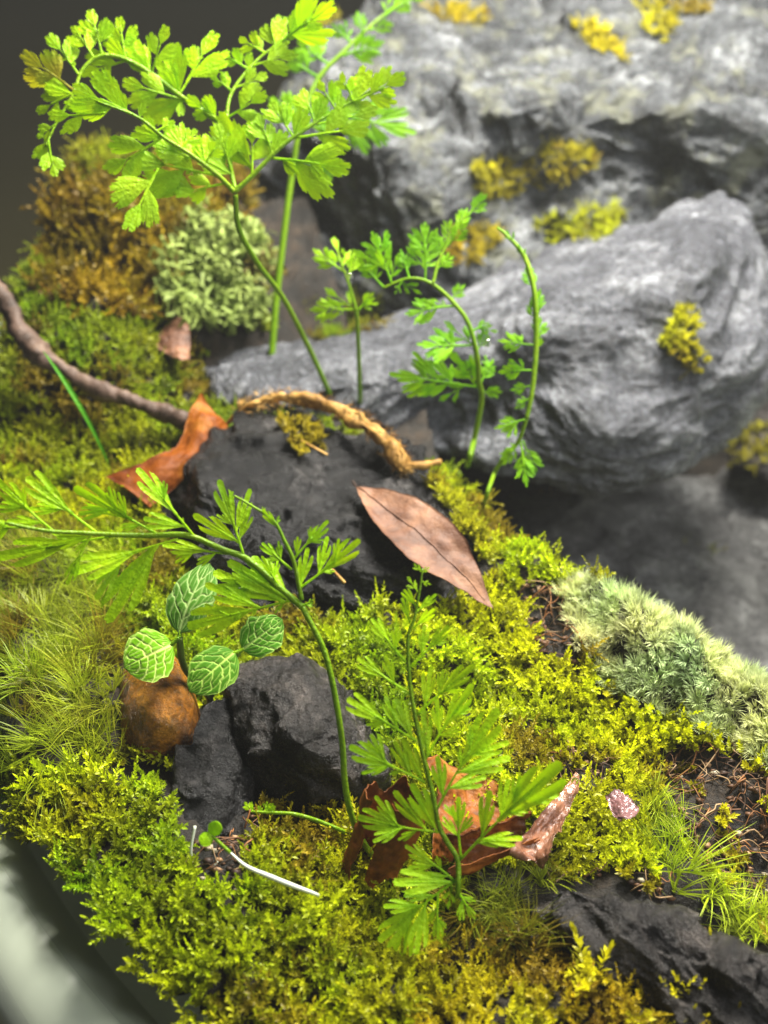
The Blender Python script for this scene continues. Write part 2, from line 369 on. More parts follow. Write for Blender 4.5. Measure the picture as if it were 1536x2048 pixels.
rock('boulder', 'largest grey boulder, filling the top right of the picture',
     [(530, 300), (560, 190), (640, 80), (700, 20), (840, -60), (1100, -140), (1400, -160), (1700, -120), (1800, 100), (1760, 420), (1600, 520), (1300, 580), (1000, 600), (760, 640), (560, 640), (480, 560), (470, 430)],
     [(560, 260, 28), (640, 150, 28.5), (540, 450, 28.6), (620, 600, 27.6), (700, 560, 28.2), (620, 420, 28.8), (760, 320, 27.2), (820, 420, 26.6), (900, 380, 26.6), (700, 260, 27.2), (850, 120, 28.2), (1010, 240, 26.6), (900, 220, 27.3), (870, 30, 30),
      (1100, 110, 28.8), (1240, 120, 28.6), (1060, 40, 31.5), (1250, 10, 29.6), (1400, 150, 27.6), (1500, 250, 27), (1300, 245, 27.0), (1120, 265, 27.3), (1000, 340, 27.7), (1150, 330, 27.9), (1300, 330, 27.9), (1150, 420, 27.7), (1000, 470, 27.6), (1000, 560, 27), (1300, 480, 28.0), (1480, 380, 27.8), (1700, 300, 28), (1100, -100, 33), (1500, -100, 32), (1700, 0, 31)],
     M['rock_a'], thick=6, edge=1.2, amp=.32, freq=.9, terr=(.16, .6), facet=(46, .7, 1.0), seed=3, strat=(.3, -.6, .75), N=420, Mr=130, zctrl=False, wob=14)
rock('wedge_rock', 'blue-grey wedge rock with a pale rounded top edge at right centre',
     [(410, 745), (520, 690), (640, 690), (780, 640), (1000, 545), (1230, 462), (1380, 402), (1460, 400), (1515, 470), (1560, 600), (1560, 740), (1470, 870), (1340, 950), (1230, 990), (1100, 968), (960, 930), (820, 890), (720, 850), (560, 830), (440, 810)],
     [(430, 760, 22.3), (540, 710, 22.9), (560, 790, 21.6), (700, 720, 22.5), (720, 820, 22.2), (800, 780, 22.9), (780, 650, 23.9), (900, 600, 24.5), (900, 680, 23.0), (860, 840, 23.5), (950, 830, 23.5), (960, 920, 22.7), (1040, 780, 22.9), (1080, 700, 22.6), (1020, 560, 24.6), (1060, 625, 22.8), (1230, 470, 25.0), (1240, 560, 23.1), (1400, 410, 25.2), (1420, 480, 23.5), (1500, 560, 24), (1280, 660, 22.9), (1350, 750, 22.9), (1480, 700, 23.2), (1220, 830, 22.5), (1230, 975, 23.2), (1220, 920, 22.7), (1100, 950, 23.0), (1340, 930, 23), (1450, 840, 23.4), (1100, 860, 22.7)],
     M['rock_b'], thick=5, edge=.8, amp=.14, freq=1.2, terr=(.05, .8), facet=(0, 0, 1), seed=12, strat=(.25, -.5, .8), N=400, Mr=120, zctrl=False, wob=9)
rock('slate_slab', 'dark slate slab lying behind the pink-brown leaf, centre left',
     [(330, 1000), (350, 930), (410, 880), (480, 832), (540, 830), (640, 860), (760, 880), (840, 950), (900, 1040), (960, 1160), (940, 1240), (800, 1280), (680, 1290), (600, 1260), (500, 1250), (400, 1200), (340, 1120)],
     [(340, 1000, .3), (480, 850, 1.15), (560, 900, 1.0), (700, 900, .8), (820, 960, .6), (450, 980, 1.0), (560, 1040, .8), (700, 1040, .75), (820, 1080, .7), (640, 1150, .5), (500, 1150, .4), (760, 1170, .45), (640, 1250, -.1), (820, 1250, 0), (930, 1180, .2), (400, 1150, .2)],
     M['slate'], thick=2.5, edge=.5, amp=.15, freq=1.3, terr=(.12, 2.0), facet=(30, .8, .5), seed=21, strat=(.2, .3, .9), N=320, Mr=100)
rock('dark_stone', 'dark brown-grey stone with a notched lower edge beside the long fern stem',
     [(455, 1380), (500, 1340), (580, 1335), (660, 1370), (720, 1440), (760, 1500), (750, 1590), (700, 1650), (640, 1640), (580, 1620), (530, 1560), (480, 1500)],
     [(480, 1390, 1.0), (560, 1360, 1.2), (660, 1400, 1.1), (740, 1500, .8), (700, 1620, .2), (600, 1560, .6), (540, 1500, .8), (620, 1460, 1.15), (500, 1440, .9)],
     M['slate2'], thick=2, edge=.45, amp=.12, freq=1.6, terr=(.07, 2.2), facet=(16, .85, .45), seed=31, N=280, Mr=80, wob=7)
rock('narrow_stone', 'narrow upright blackish stone between the amber stone and the seedling',
     [(370, 1520), (390, 1440), (440, 1400), (480, 1430), (500, 1520), (510, 1620), (470, 1720), (400, 1730), (360, 1640)],
     [(380, 1500, .7), (440, 1420, .9), (480, 1480, .6), (430, 1560, .6), (490, 1600, .3), (400, 1680, .2), (450, 1700, .05)],
     M['slate'], thick=1.8, edge=.4, amp=.12, terr=(.08, 2.2), facet=(10, .85, .45), freq=1.4, seed=35, N=240, Mr=70, wob=6)
rock('amber_stone', 'smooth orange-brown stone below the round nerve plant leaf',
     [(235, 1400), (250, 1330), (310, 1290), (370, 1330), (398, 1420), (392, 1500), (340, 1530), (270, 1525), (235, 1480)],
     [(250, 1370, .9), (310, 1320, 1.1), (380, 1400, .9), (310, 1430, 1.05), (260, 1490, .5), (340, 1510, .4), (385, 1480, .5)],
     M['amber'], thick=1.6, edge=.5, terr=(.0, 1), amp=.03, freq=1.2, seed=41, N=220, Mr=60, wob=3, ridge=.2, cat='stone')
rock('slate_ledge', 'long dark slate ledge running down to the lower right corner',
     [(1080, 1800), (1130, 1770), (1260, 1810), (1380, 1850), (1480, 1900), (1620, 1950), (1700, 2100), (1600, 2200), (1420, 2120), (1300, 1990), (1180, 1920), (1090, 1860)],
     [(1100, 1810, .6), (1250, 1830, .85), (1400, 1880, .85), (1560, 1950, .85), (1200, 1900, .6), (1350, 1990, .5), (1500, 2060, .5), (1640, 2100, .5)],
     M['slate2'], thick=2, edge=.4, facet=(24, .8, .5), amp=.10, freq=1.2, seed=51, strat=(.5, .2, .8), N=260, Mr=80, wob=7)
rock('gully_rock', 'blurred pale rock at the right edge below the wedge rock',
     [(1380, 980), (1450, 940), (1560, 960), (1680, 1050), (1680, 1230), (1540, 1210), (1450, 1150)],
     [(1400, 990, 30), (1480, 980, 30), (1600, 1050, 29.5), (1500, 1100, 28.8), (1560, 1190, 29), (1460, 1130, 29.5)],
     M['gully'], thick=3, edge=.8, amp=.2, freq=.8, seed=61, zctrl=False, N=160, Mr=40)
rock('gully_rock', 'blurred dark mossy rock at the right edge just under the wedge rock corner',
     [(1450, 930), (1490, 850), (1560, 790), (1680, 800), (1700, 960), (1560, 985)],
     [(1470, 920, 29), (1520, 850, 29.5), (1600, 830, 29.5), (1560, 940, 28.6), (1660, 900, 29)],
     M['slate2'], thick=3, edge=.6, amp=.2, freq=.8, seed=63, zctrl=False, N=160, Mr=40)
rock('gully_slab', 'large blurred grey slab on the floor of the gully under the wedge rock',
     [(960, 1010), (1180, 1000), (1420, 960), (1720, 1000), (1760, 1300), (1660, 1460), (1400, 1400), (1180, 1300), (1020, 1150)],
     [(1000, 1040, 28.5), (1200, 1040, 28.6), (1450, 1020, 29.6), (1680, 1080, 29.4), (1100, 1140, 27.4), (1300, 1140, 27.2), (1500, 1200, 27.2), (1400, 1330, 25.4), (1640, 1380, 25.2)],
     M['gully'], thick=2, edge=.8, amp=.2, freq=.7, seed=64, zctrl=False, N=200, Mr=60, facet=(14, .6, 1.2))
rock('white_pebble', 'small whitish pebble half buried behind the pale cushion moss',
     [(1225, 1235), (1270, 1205), (1320, 1200), (1345, 1225), (1300, 1255), (1240, 1260)],
     [(1240, 1240, 17.9), (1290, 1215, 18.1), (1330, 1225, 18.1), (1280, 1250, 17.8)],
     M['gully'], thick=.6, edge=.15, amp=.04, freq=2.5, seed=65, zctrl=False, N=100, Mr=30, wob=3, cat='pebble')
rock('grey_pebble', 'small grey pebble between the dark stone and the front fern',
     [(700, 1520), (730, 1490), (775, 1500), (780, 1560), (740, 1600), (700, 1580)],
     [(710, 1530, .6), (760, 1510, .7), (750, 1580, .4), (735, 1545, .75)], M['slate2'], thick=.7, edge=.2, amp=.06, freq=2, seed=68, N=120, Mr=34, wob=3, cat='pebble')
RV, RF, _ = join([(a, b) for a, b in ROCKS])
rock_bvh = BVHTree.FromPolygons([Vector(v) for v in RV], RF.tolist())

# ------------------------------------------------------------------ moss
def leaf_quad(base, d, n, L, w, bend):
    """folded pointed moss leaf: two triangles-pairs"""
    s = np.cross(d, n); m = base + d * L * .45 + n * bend * .3 * L; tip = base + d * L * .96 + n * bend * L
    return np.array([base, m + s * w + n * w * .6, tip, m - s * w + n * w * .6])
LF = np.array([[0, 1, 2], [0, 2, 3]])
def t_feather(r, h=.42, nl=34, br=2, ll=.088):
    Vs, Fs, Tn = [], [], []
    def shoot(b, d, L, n):
        ph = r.uniform(0, 6.28)
        side = norm(np.cross(d, [.3, .5, .1])); up = np.cross(side, d); bendv = norm(r.normal(size=3)) * .35
        for i in range(n):
            t = (i + .5) / n; p = b + d * L * t + bendv * L * t * t
            ph += 2.4; o = math.cos(ph) * side + math.sin(ph) * up
            el = .35 + .95 * t ** 2
            dd = norm(o * math.cos(el) + norm(d + bendv * t) * math.sin(el)); nn = norm(norm(d) - dd * (dd @ norm(d)) + 1e-4)
            k = ll * (1.1 - .5 * t) * r.uniform(.8, 1.2)
            Vs.append(leaf_quad(p, dd, nn, k, k * .24, r.uniform(-.1, .5))); Fs.append(LF + 4 * len(Fs)); Tn.append(np.full(4, t))
    d0 = norm(np.array([r.uniform(-.35, .35), r.uniform(-.35, .35), 1])); shoot(np.zeros(3), d0, h, nl)
    for k in range(br):
        d1 = norm(d0 + norm(r.normal(size=3)) * .8); d1[2] = abs(d1[2]); shoot(d0 * h * r.uniform(.2, .5), d1, h * .6, nl // 2)
    return np.vstack(Vs), np.vstack(Fs), np.concatenate(Tn)
def t_blades(r, n=20, L=.9, w=.012, spread=.7, curl=.8, one=True, seg=5):
    Vs, Fs, Tn = [], [], []; sweep = norm(np.array([r.normal(), r.normal(), -.2]))
    for i in range(n):
        a = r.uniform(0, 6.28); o = np.array([math.cos(a), math.sin(a), 0]); l = L * r.uniform(.6, 1.1)
        d = norm(np.array([0, 0, 1]) + o * spread * r.uniform(.2, 1.2)); c = (sweep if one else o) * curl * r.uniform(.3, 1.2) + np.array([0, 0, -.25 * curl])
        t = np.linspace(0, 1, seg)[:, None]; p = o * .03 + d * l * t + c * l * t ** 2.2 * .7
        s = norm(np.cross(d, c + .01)); ww = w * (1.02 - t ** 1.5)
        q = np.stack([p + s * ww, p - s * ww], 1).reshape(-1, 3)
        f = gridfaces(seg, 2); f = np.vstack([f[:, [0, 1, 2]], f[:, [0, 2, 3]]])
        Fs.append(f + 2 * seg * len(Vs)); Vs.append(q); Tn.append(np.repeat(t[:, 0], 2))
    return np.vstack(Vs), np.vstack(Fs), np.concatenate(Tn)
def t_curly(r, n=9):
    Vs, Fs, Tn = [], [], []; seg = 9
    for i in range(n):
        a = r.uniform(0, 6.28); o = np.array([math.cos(a), math.sin(a), 0]); e = np.array([-o[1], o[0], 0]); t = np.linspace(0, 1, seg)[:, None]
        l = r.uniform(.28, .5); k = r.uniform(2, 5); p = o * l * (.55 * t + .12 * np.sin(k * t * 3)) + np.array([0, 0, 1]) * l * (np.sin(t * r.uniform(1.6, 2.6))) + e * l * .3 * np.sin(t * k + a)
        s = norm(e + o * r.uniform(-.5, .5) + np.array([0, 0, r.uniform(-.4, .4)])); ww = .035 * (1.1 - .5 * t) * (1 + .4 * np.sin(t * 19 + a))
        q = np.stack([p + s * ww, p - s * ww], 1).reshape(-1, 3); f = gridfaces(seg, 2); f = np.vstack([f[:, [0, 1, 2]], f[:, [0, 2, 3]]])
        Fs.append(f + 2 * seg * len(Vs)); Vs.append(q); Tn.append(np.repeat(t[:, 0], 2))
    return np.vstack(Vs), np.vstack(Fs), np.concatenate(Tn)
TR = np.random.default_rng(5)
TPL = {
    'feather': [t_feather(TR, TR.uniform(.18, .36), 28, int(TR.integers(0, 3)), .075) for _ in range(9)],
    'small': [t_feather(TR, TR.uniform(.16, .28), 30, 2, .085) for _ in range(6)],
    'needle': [t_blades(TR, 20, TR.uniform(.7, 1.0), .010) for _ in range(8)],
    'cushion': [t_blades(TR, 34, TR.uniform(.20, .30), .0075, .42, .3, False, 4) for _ in range(6)],
    'curly': [t_curly(TR) for _ in range(6)],
    'hair': [t_blades(TR, 22, TR.uniform(.45, .65), .009, .9, .8, False) for _ in range(6)],
}
def plant(name, kind, pos, nrm, col, mat, label, cat='moss', scale=(.8, 1.3), lean=.35, stuff=True, tipc=1.25, group=None, seed=1, skind='stuff'):
    r = np.random.default_rng(seed); n = len(pos)
    if n == 0: return None
    t = TPL[kind]; which = r.integers(0, len(t), n)
    z = norm(norm(np.asarray(nrm)) * .6 + np.array([0, 0, .5]) + r.normal(size=(n, 3)) * lean)
    ref = norm(r.normal(size=(n, 3))); x = norm(np.cross(ref, z)); y = np.cross(z, x)
    s = r.uniform(scale[0], scale[1], n); Rm = np.stack([x, y, z], -1) * s[:, None, None]
    parts = []
    for k in range(len(t)):
        ids = np.where(which == k)[0]
        if len(ids) == 0: continue
        T, Fc, tt = t[k]; V = np.einsum('nij,vj->nvi', Rm[ids], T) + np.asarray(pos)[ids][:, None]
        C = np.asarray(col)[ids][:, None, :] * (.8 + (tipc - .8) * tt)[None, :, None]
        Fa = (Fc[None] + (np.arange(len(ids)) * len(T))[:, None, None]).reshape(-1, 3)
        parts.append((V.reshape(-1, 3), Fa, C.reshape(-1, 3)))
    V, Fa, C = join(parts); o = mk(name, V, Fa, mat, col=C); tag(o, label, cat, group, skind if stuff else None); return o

REG = {   # areas of different moss, as outlines on the ground
    'needle_l': [(-40, 1080), (120, 1070), (240, 1140), (245, 1330), (235, 1500), (120, 1560), (0, 1560), (-60, 1500)],
    'needle_c': [(960, 1730), (1090, 1740), (1120, 1800), (1110, 1900), (980, 1930), (880, 1870)],
    'needle_r': [(1285, 1590), (1340, 1600), (1370, 1700), (1440, 1780), (1560, 1840), (1550, 1920), (1420, 1900), (1340, 1780)],
    'cushion': [(1110, 1190), (1160, 1160), (1280, 1190), (1420, 1260), (1680, 1380), (1680, 1620), (1480, 1500), (1330, 1430), (1220, 1380), (1150, 1290)],
    'orange': [(90, 360), (480, 340), (500, 480), (400, 520), (330, 640), (200, 640), (80, 600)],
    'curly': [(330, 620), (350, 560), (400, 480), (500, 480), (530, 600), (500, 700), (400, 700)],
    'bare1': [(1045, 1170), (1110, 1170), (1150, 1260), (1150, 1330), (1085, 1320), (1050, 1250)],
    'bare2': [(1310, 1530), (1380, 1490), (1450, 1500), (1640, 1600), (1640, 1860), (1440, 1800), (1390, 1700), (1330, 1620)],
    'bare3': [(1080, 1760), (1230, 1740), (1330, 1760), (1420, 1860), (1640, 1960), (1640, 2200), (1430, 2120), (1330, 1990), (1150, 1900)],
    'bare4': [(350, 1560), (480, 1560), (520, 1660), (480, 1790), (400, 1790), (370, 1700)],
    'bare5': [(470, 1450), (560, 1540), (660, 1640), (700, 1720), (560, 1600), (480, 1560)],
    'bare6': [(470, 340), (760, 340), (800, 640), (560, 690), (520, 600), (500, 480)],
    'bare7': [(600, 700), (960, 840), (1010, 1010), (960, 960), (840, 940), (700, 860), (520, 820)],
    'bare8': [(200, 1530), (330, 1530), (360, 1600), (250, 1570)],
    'lip': [(1060, 1000), (1120, 1150), (1180, 1160), (1280, 1188), (1420, 1258), (1690, 1378), (1700, 1000)],
    'gold': [(820, 1900), (1000, 1880), (1300, 1960), (1450, 2060), (1450, 2300), (800, 2300)],
    'gap': [(1050, 1520), (1160, 1500), (1240, 1520), (1200, 1580), (1100, 1570)],
}
Np = 84000
sx = rng.uniform(-8.5, 8.0, Np); sy = rng.uniform(-11.3, 13, Np); sz = H(sx, sy)
e = .08; nx = -(H(sx + e, sy) - H(sx - e, sy)) / (2 * e); ny = -(H(sx, sy + e) - H(sx, sy - e)) / (2 * e)
SN = norm(np.stack([nx, ny, np.ones(Np)], -1)); SP = np.stack([sx, sy, sz], -1)
spx, spy, sd = proj(SP)
keep = (spx > -220) & (spx < 1760) & (spy < 2300) & (sz > -1.9) & (np.hypot(sx - BC[0], sy - BC[1]) < 15.8)
idx = np.where(keep)[0]
ok = []
for i in idx:
    h = rock_bvh.ray_cast(Vector(SP[i]) + Vector((0, 0, -.3)), Vector((0, 0, 1)), 9)
    ok.append(h[0] is None or (h[0].z - SP[i][2]) > 2.6)
idx = idx[np.array(ok)]
SP, SN, spx, spy = SP[idx], SN[idx], spx[idx], spy[idx]
owner = np.array(['feather'] * len(SP), dtype=object)
REG['bare3'] = REG.pop('bare3')
for k, poly in REG.items(): owner[inpoly(poly, spx, spy)] = k
yr = np.interp(SP[:, 0], [-3, .6, 1.3, 2.0, 3.2, 5.6, 9], [14, 4.5, 1.2, -1.0, -2.75, -4.9, -7.8])
deep = ((SP[:, 1] - yr) > .55) & (SP[:, 0] > .4)
u01 = rng.uniform(0, 1, len(SP))
def mosscol(p, a, b, c, s=0):
    f = np.clip(.5 + .6 * fbm(p * .8, 3, s), 0, 1)[:, None]; g = np.clip(.35 + .7 * fbm(p * 1.9, 2, s + 31), 0, 1)[:, None]
    r = np.random.default_rng(s).normal(1, .24, (len(p), 1)).clip(.45, 1.6)
    w = sstep(.35, .75, fbm(p * 1.1 + 40, 4, s + 55))[:, None] * .75
    return (np.clip((np.array(a) * (1 - f) + np.array(b) * f) * (1 - .5 * g) + np.array(c) * .5 * g, 0, 1) * (1 - w) + np.array((.20, .115, .012)) * w * (s != 10) + w * (s == 10) * np.array(a)) * r
YG, GR, BR = (.56, .57, .003), (.26, .42, .003), (.18, .12, .008)
def sel(k, frac): return (owner == k) & (u01 < frac) & ~deep
s = sel('feather', .74)
back = s & (SP[:, 1] > 1.0); front = s & ~back; left = front & (SP[:, 0] < .4); right = front & ~left
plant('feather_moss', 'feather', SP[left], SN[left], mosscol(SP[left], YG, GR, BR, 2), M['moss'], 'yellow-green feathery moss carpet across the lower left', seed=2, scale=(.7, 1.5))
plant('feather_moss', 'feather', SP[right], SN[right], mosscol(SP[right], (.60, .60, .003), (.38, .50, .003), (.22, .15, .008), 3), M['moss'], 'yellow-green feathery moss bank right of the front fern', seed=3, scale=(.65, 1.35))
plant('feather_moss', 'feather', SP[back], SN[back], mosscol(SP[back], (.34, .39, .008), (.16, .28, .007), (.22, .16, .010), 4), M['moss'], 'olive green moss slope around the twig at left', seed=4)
s = sel('orange', .5); plant('golden_moss', 'feather', SP[s], SN[s], mosscol(SP[s], (.30, .20, .006), (.13, .085, .004), (.18, .19, .006), 5), M['moss'], 'golden brown mossy mound at the upper left', seed=5, scale=(.9, 2.3), skind='stuff')
s = sel('gold', .7); plant('golden_moss', 'feather', SP[s], SN[s], mosscol(SP[s], (.54, .46, .008), (.38, .27, .010), (.38, .48, .006), 6), M['moss'], 'golden green moss along the bottom edge, right of centre', seed=6, scale=(.7, 1.2))
for k, lab, sd_, c1, c2, kd, fr in (('needle_l', 'long needle-leaved green moss tufts at the left edge below the arching fern', 7, (.40, .48, .015), (.27, .40, .012), 'needle', .2),
                        ('needle_c', 'fine olive hair-like moss tuft just right of the front fern base', 8, (.30, .35, .015), (.22, .29, .012), 'needle', .22),
                        ('needle_r', 'curling bright green needle moss strands trailing down the right side', 9, (.46, .56, .015), (.34, .48, .012), 'needle', .15)):
    s = sel(k, fr); plant('needle_moss', kd, SP[s], SN[s], mosscol(SP[s], c1, c2, (.22, .18, .02), sd_), M['moss'], lab, seed=sd_, scale=(.6, 1.0), lean=.45)
s = (owner == 'cushion') & (u01 < .8); plant('cushion_moss', 'cushion', SP[s], SN[s], mosscol(SP[s], (.70, .72, .34), (.42, .56, .28), (.72, .66, .36), 10), M['moss_dry'], 'pale whitish green cushion moss on the right edge of the bank', seed=10, scale=(.7, 1.15), lean=.22)
s = sel('curly', .22); plant('curly_lichen', 'curly', SP[s] + [0, 0, .15], SN[s], mosscol(SP[s], (.27, .34, .08), (.12, .19, .03), (.17, .21, .05), 11), M['moss_dry'], 'pale curly lichen tuft beside the tall fern stems', 'lichen', seed=11, scale=(.8, 1.5))
s = (owner == 'bare2') & (u01 < .04) | (owner == 'gap') & (u01 < .1) | (owner == 'bare3') & (u01 < .04)
plant('sparse_moss', 'small', SP[s], SN[s], mosscol(SP[s], YG, BR, BR, 12), M['moss'], 'scattered moss sprigs on the bare soil at lower right', seed=12)

for k, (gx_, gy_, rr_, c1, lab) in enumerate([(1350, 1120, .7, (.20, .22, .02), 'faint blurred green moss clump down in the gully'), (1090, 1030, .4, (.30, .28, .04), 'small faint yellowish moss spot in the gully below the wedge rock')]):
    g0 = ground_hit(gx_, gy_); r_ = np.random.default_rng(300 + k); q = g0[:2] + r_.normal(0, rr_ * .5, (70, 2)) * [1.3, .7]; q = np.column_stack([q, H(q[:, 0], q[:, 1]).clip(-6.4)])
    plant('gully_moss', 'feather', q, np.tile([0, 0, 1.], (70, 1)), mosscol(q, c1, c1, BR, 70 + k), M['moss'], lab, seed=310 + k, scale=(1., 1.8), stuff=False, group='moss in the gully')
for k, (gx_, gy_, rad_, n_, sc2, lab) in enumerate([(1395, 2020, .3, 46, (1.1, 1.6), 'upright feathery yellow moss clump at the bottom right'), (1180, 1960, .08, 4, (1.8, 2.2), 'single taller yellow moss shoot near the bottom edge')]):
    g0 = ground_hit(gx_, gy_); r_ = np.random.default_rng(320 + k); q = g0[:2] + r_.normal(0, rad_, (n_, 2)); q = np.column_stack([q, H(q[:, 0], q[:, 1])])
    plant('moss_clump', 'feather', q, np.tile([0, 0, 1.], (n_, 1)), mosscol(q, (.56, .50, .008), (.44, .40, .008), YG, 75 + k), M['moss'], lab, seed=330 + k, scale=sc2, lean=.3, stuff=False)
def scatter_on_rock(poly, n, seed):
    r = np.random.default_rng(seed); a = np.array(poly); lo, hi = a.min(0), a.max(0); pos, nr = [], []; tries = 0
    while len(pos) < n and tries < n * 8:
        tries += 1; x, y = r.uniform(lo, hi)
        if not inpoly(poly, np.array([x]), np.array([y]))[0]: continue
        u, v = uv(x, y); d = norm(FW + u * RT + v * UP); h = rock_bvh.ray_cast(Vector(CAM), Vector(d))
        if h[0] is None: continue
        nn = np.array(h[1]); nn = nn if nn @ d < 0 else -nn
        pos.append(np.array(h[0])); nr.append(nn)
    return np.array(pos), np.array(nr)
for i, (poly, n_, c1, c2, kd, lab) in enumerate([
    ([(1450, 880), (1520, 840), (1560, 900), (1500, 950), (1455, 930)], 60, (.26, .26, .01), (.2, .18, .01), 'feather', 'blurred olive moss on the dark rock at the right edge'),
    ([(860, 20), (920, 10), (980, 30), (940, 60), (880, 45)], 60, (.42, .36, .008), (.30, .24, .008), 'feather', 'yellow moss patch at the top edge above the pale rock ridge'),
    ([(1130, 45), (1190, 40), (1240, 90), (1260, 130), (1190, 100)], 75, (.42, .38, .008), (.34, .28, .008), 'feather', 'yellow moss streak running down the boulder near the top'),
    ([(1270, -10), (1400, -10), (1430, 30), (1350, 40), (1340, 85), (1290, 60)], 110, (.42, .40, .008), (.34, .32, .008), 'feather', 'yellow-green moss patch at the top edge toward the right corner'),
    ([(930, 340), (980, 320), (1040, 330), (1035, 390), (980, 410), (940, 370)], 80, (.28, .26, .008), (.22, .17, .008), 'feather', 'dull yellow moss clump in the boulder hollow, left of its pair'),
    ([(1050, 325), (1100, 290), (1190, 290), (1200, 330), (1120, 360), (1060, 375)], 95, (.28, .26, .010), (.25, .18, .010), 'feather', 'olive and brown moss clump in the boulder hollow, right of its pair'),
    ([(1060, 450), (1130, 430), (1220, 415), (1260, 440), (1210, 480), (1100, 490)], 120, (.32, .36, .008), (.26, .28, .008), 'feather', 'bright moss strip tucked above the wedge rock edge'),
    ([(910, 460), (990, 455), (1000, 480), (950, 530), (890, 520)], 90, (.30, .26, .008), (.24, .17, .008), 'feather', 'dark yellow moss tuft behind the middle fern tip'),
    ([(1330, 650), (1380, 610), (1400, 650), (1380, 690), (1420, 720), (1400, 755), (1350, 720), (1320, 690)], 70, (.42, .44, .010), (.32, .30, .010), 'small', 'bright yellow moss patch on the face of the wedge rock'),
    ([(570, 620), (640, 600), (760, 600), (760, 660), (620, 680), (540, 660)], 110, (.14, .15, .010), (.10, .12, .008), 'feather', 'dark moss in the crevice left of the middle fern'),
    ([(600, 60), (640, 20), (700, -10), (690, 30), (640, 60)], 50, (.36, .36, .010), (.28, .26, .010), 'feather', 'moss tuft on the boulder behind the top fern frond'),
    ([(560, 850), (620, 850), (650, 900), (590, 905)], 45, (.24, .20, .010), (.20, .13, .010), 'small', 'small olive moss spot on the dark slab under the tan rhizome'),
    ([(850, 950), (930, 960), (1000, 1080), (1030, 1160), (990, 1200), (960, 1120), (900, 1030)], 130, (.33, .33, .010), (.25, .27, .010), 'small', 'moss fringe along the slab edge behind the pink-brown leaf'),
    ]):
    p_, n2 = scatter_on_rock(poly, n_, 100 + i)
    if len(p_): plant('moss_patch', kd, p_, n2, mosscol(p_, tuple(1.5 * v for v in c1), tuple(1.5 * v for v in c2), BR, 60 + i), M['moss'], lab, seed=80 + i, scale=(.8, 1.3) if kd == 'feather' else (.8, 1.2), lean=.4, stuff=False, group='moss patches on the rocks')

# ------------------------------------------------------------------ ferns
def fan(base, tip, nrm, half, lobes, depth, teeth, cup, curl, rg, asym=0.0):
    a = tip - base; L = np.linalg.norm(a); a = a / L; b = norm(np.cross(nrm, a)); nn = np.cross(a, b)
    na = lobes * 8 + 1; s = np.linspace(-1, 1, na); th = s * half
    ph = (s * .5 + .5) * lobes + rg.uniform(-.08, .08); fr = np.abs((ph % 1) - .5) * 2
    notch = sstep(.55, 1.0, fr) * depth * (1 - np.abs(s) ** 10)
    per = np.array([1 - .30 * abs((k + .5) / lobes * 2 - 1) ** 1.6 * 1 + rg.uniform(-.09, .09) for k in range(lobes)] + [1.0])
    e = per[np.clip(ph.astype(int), 0, lobes - 1)]; e = np.convolve(np.pad(e, 2, 'edge'), np.ones(5) / 5, 'valid')
    e = e * (1 - .42 * np.abs(s) ** 5)
    tt = 1 - teeth * (.5 + .5 * np.cos((ph * 3) * 2 * np.pi))
    r = L * e * (1 - notch) * tt
    tr = np.array([.0, .3, .62, .86, 1.0])
    R = r[None] * tr[:, None]
    R = R * (1 + .22 * asym * s[None]); lat = np.sin(th)[None] * R
    ax = np.cos(th)[None] * R
    h = cup * lat ** 2 / L * np.sign(1) + curl * L * tr[:, None] ** 2.5 + .007 * L * np.cos(ph * 2 * np.pi)[None] * tr[:, None]
    V = base + ax[..., None] * a + lat[..., None] * b + h[..., None] * nn
    return V.reshape(-1, 3), gridfaces(len(tr), na)
def compound(base, tip, nrm, pairs, st, curl, rg):
    """lobed blade: narrow toothed lobes along a midrib"""
    a = tip - base; L = np.linalg.norm(a); a = a / L; b = norm(np.cross(nrm, a)); nn = np.cross(a, b); parts = []
    h, lb, dp, te, ang, ln = st
    bend = lambda u: base + a * L * u + nn * curl * L * u * u
    u0 = .5 if pairs else .02
    parts.append(fan(bend(u0), bend(1.0), norm(nn + rg.normal(size=3) * .06), h * 1.05, lb, dp, te, rg.uniform(-.4, .2), 0, rg))
    for i in range(pairs):
        for sd in (-1, 1):
            u = .10 + .52 * (i + (.25 if sd > 0 else 0)) / pairs; l = L * ln * (1 - .62 * u) * rg.uniform(.82, 1.15); an = ang * rg.uniform(.85, 1.15)
            d = math.cos(an) * a + sd * math.sin(an) * b + nn * rg.uniform(-.18, .12); p0 = bend(u)
            parts.append(fan(p0, p0 + d * l, norm(nn + rg.normal(size=3) * .09), h * rg.uniform(.85, 1.1), lb, dp, te, rg.uniform(-.4, .3), rg.uniform(-.1, .03), rg, asym=-sd))
    us = np.linspace(0, .75, 6); w = (.022 * L + .004) * (1 - us)
    C = np.array([bend(u) + nn * .004 for u in us]); V = np.stack([C + b * w[:, None], C + nn * (w[:, None] * .5), C - b * w[:, None]], 1).reshape(-1, 3)
    parts.append((V, gridfaces(6, 3))); V, Fq, _ = join(parts); return V, Fq
STY = {  # half angle, lobes, notch depth, teeth, lobe angle, lobe length, terminal start, terminal pairs, side pairs
    'fan': (.52, 4, .13, .09, .70, .74, .20, 1, 0),
    'finger': (.33, 3, .42, .03, .60, .66, .40, 0, 0),
    'frond': (.32, 3, .44, .03, .60, .66, .34, 0, 0),
    'soft': (.30, 3, .24, .05, .70, .60, .22, 3, 1),
}
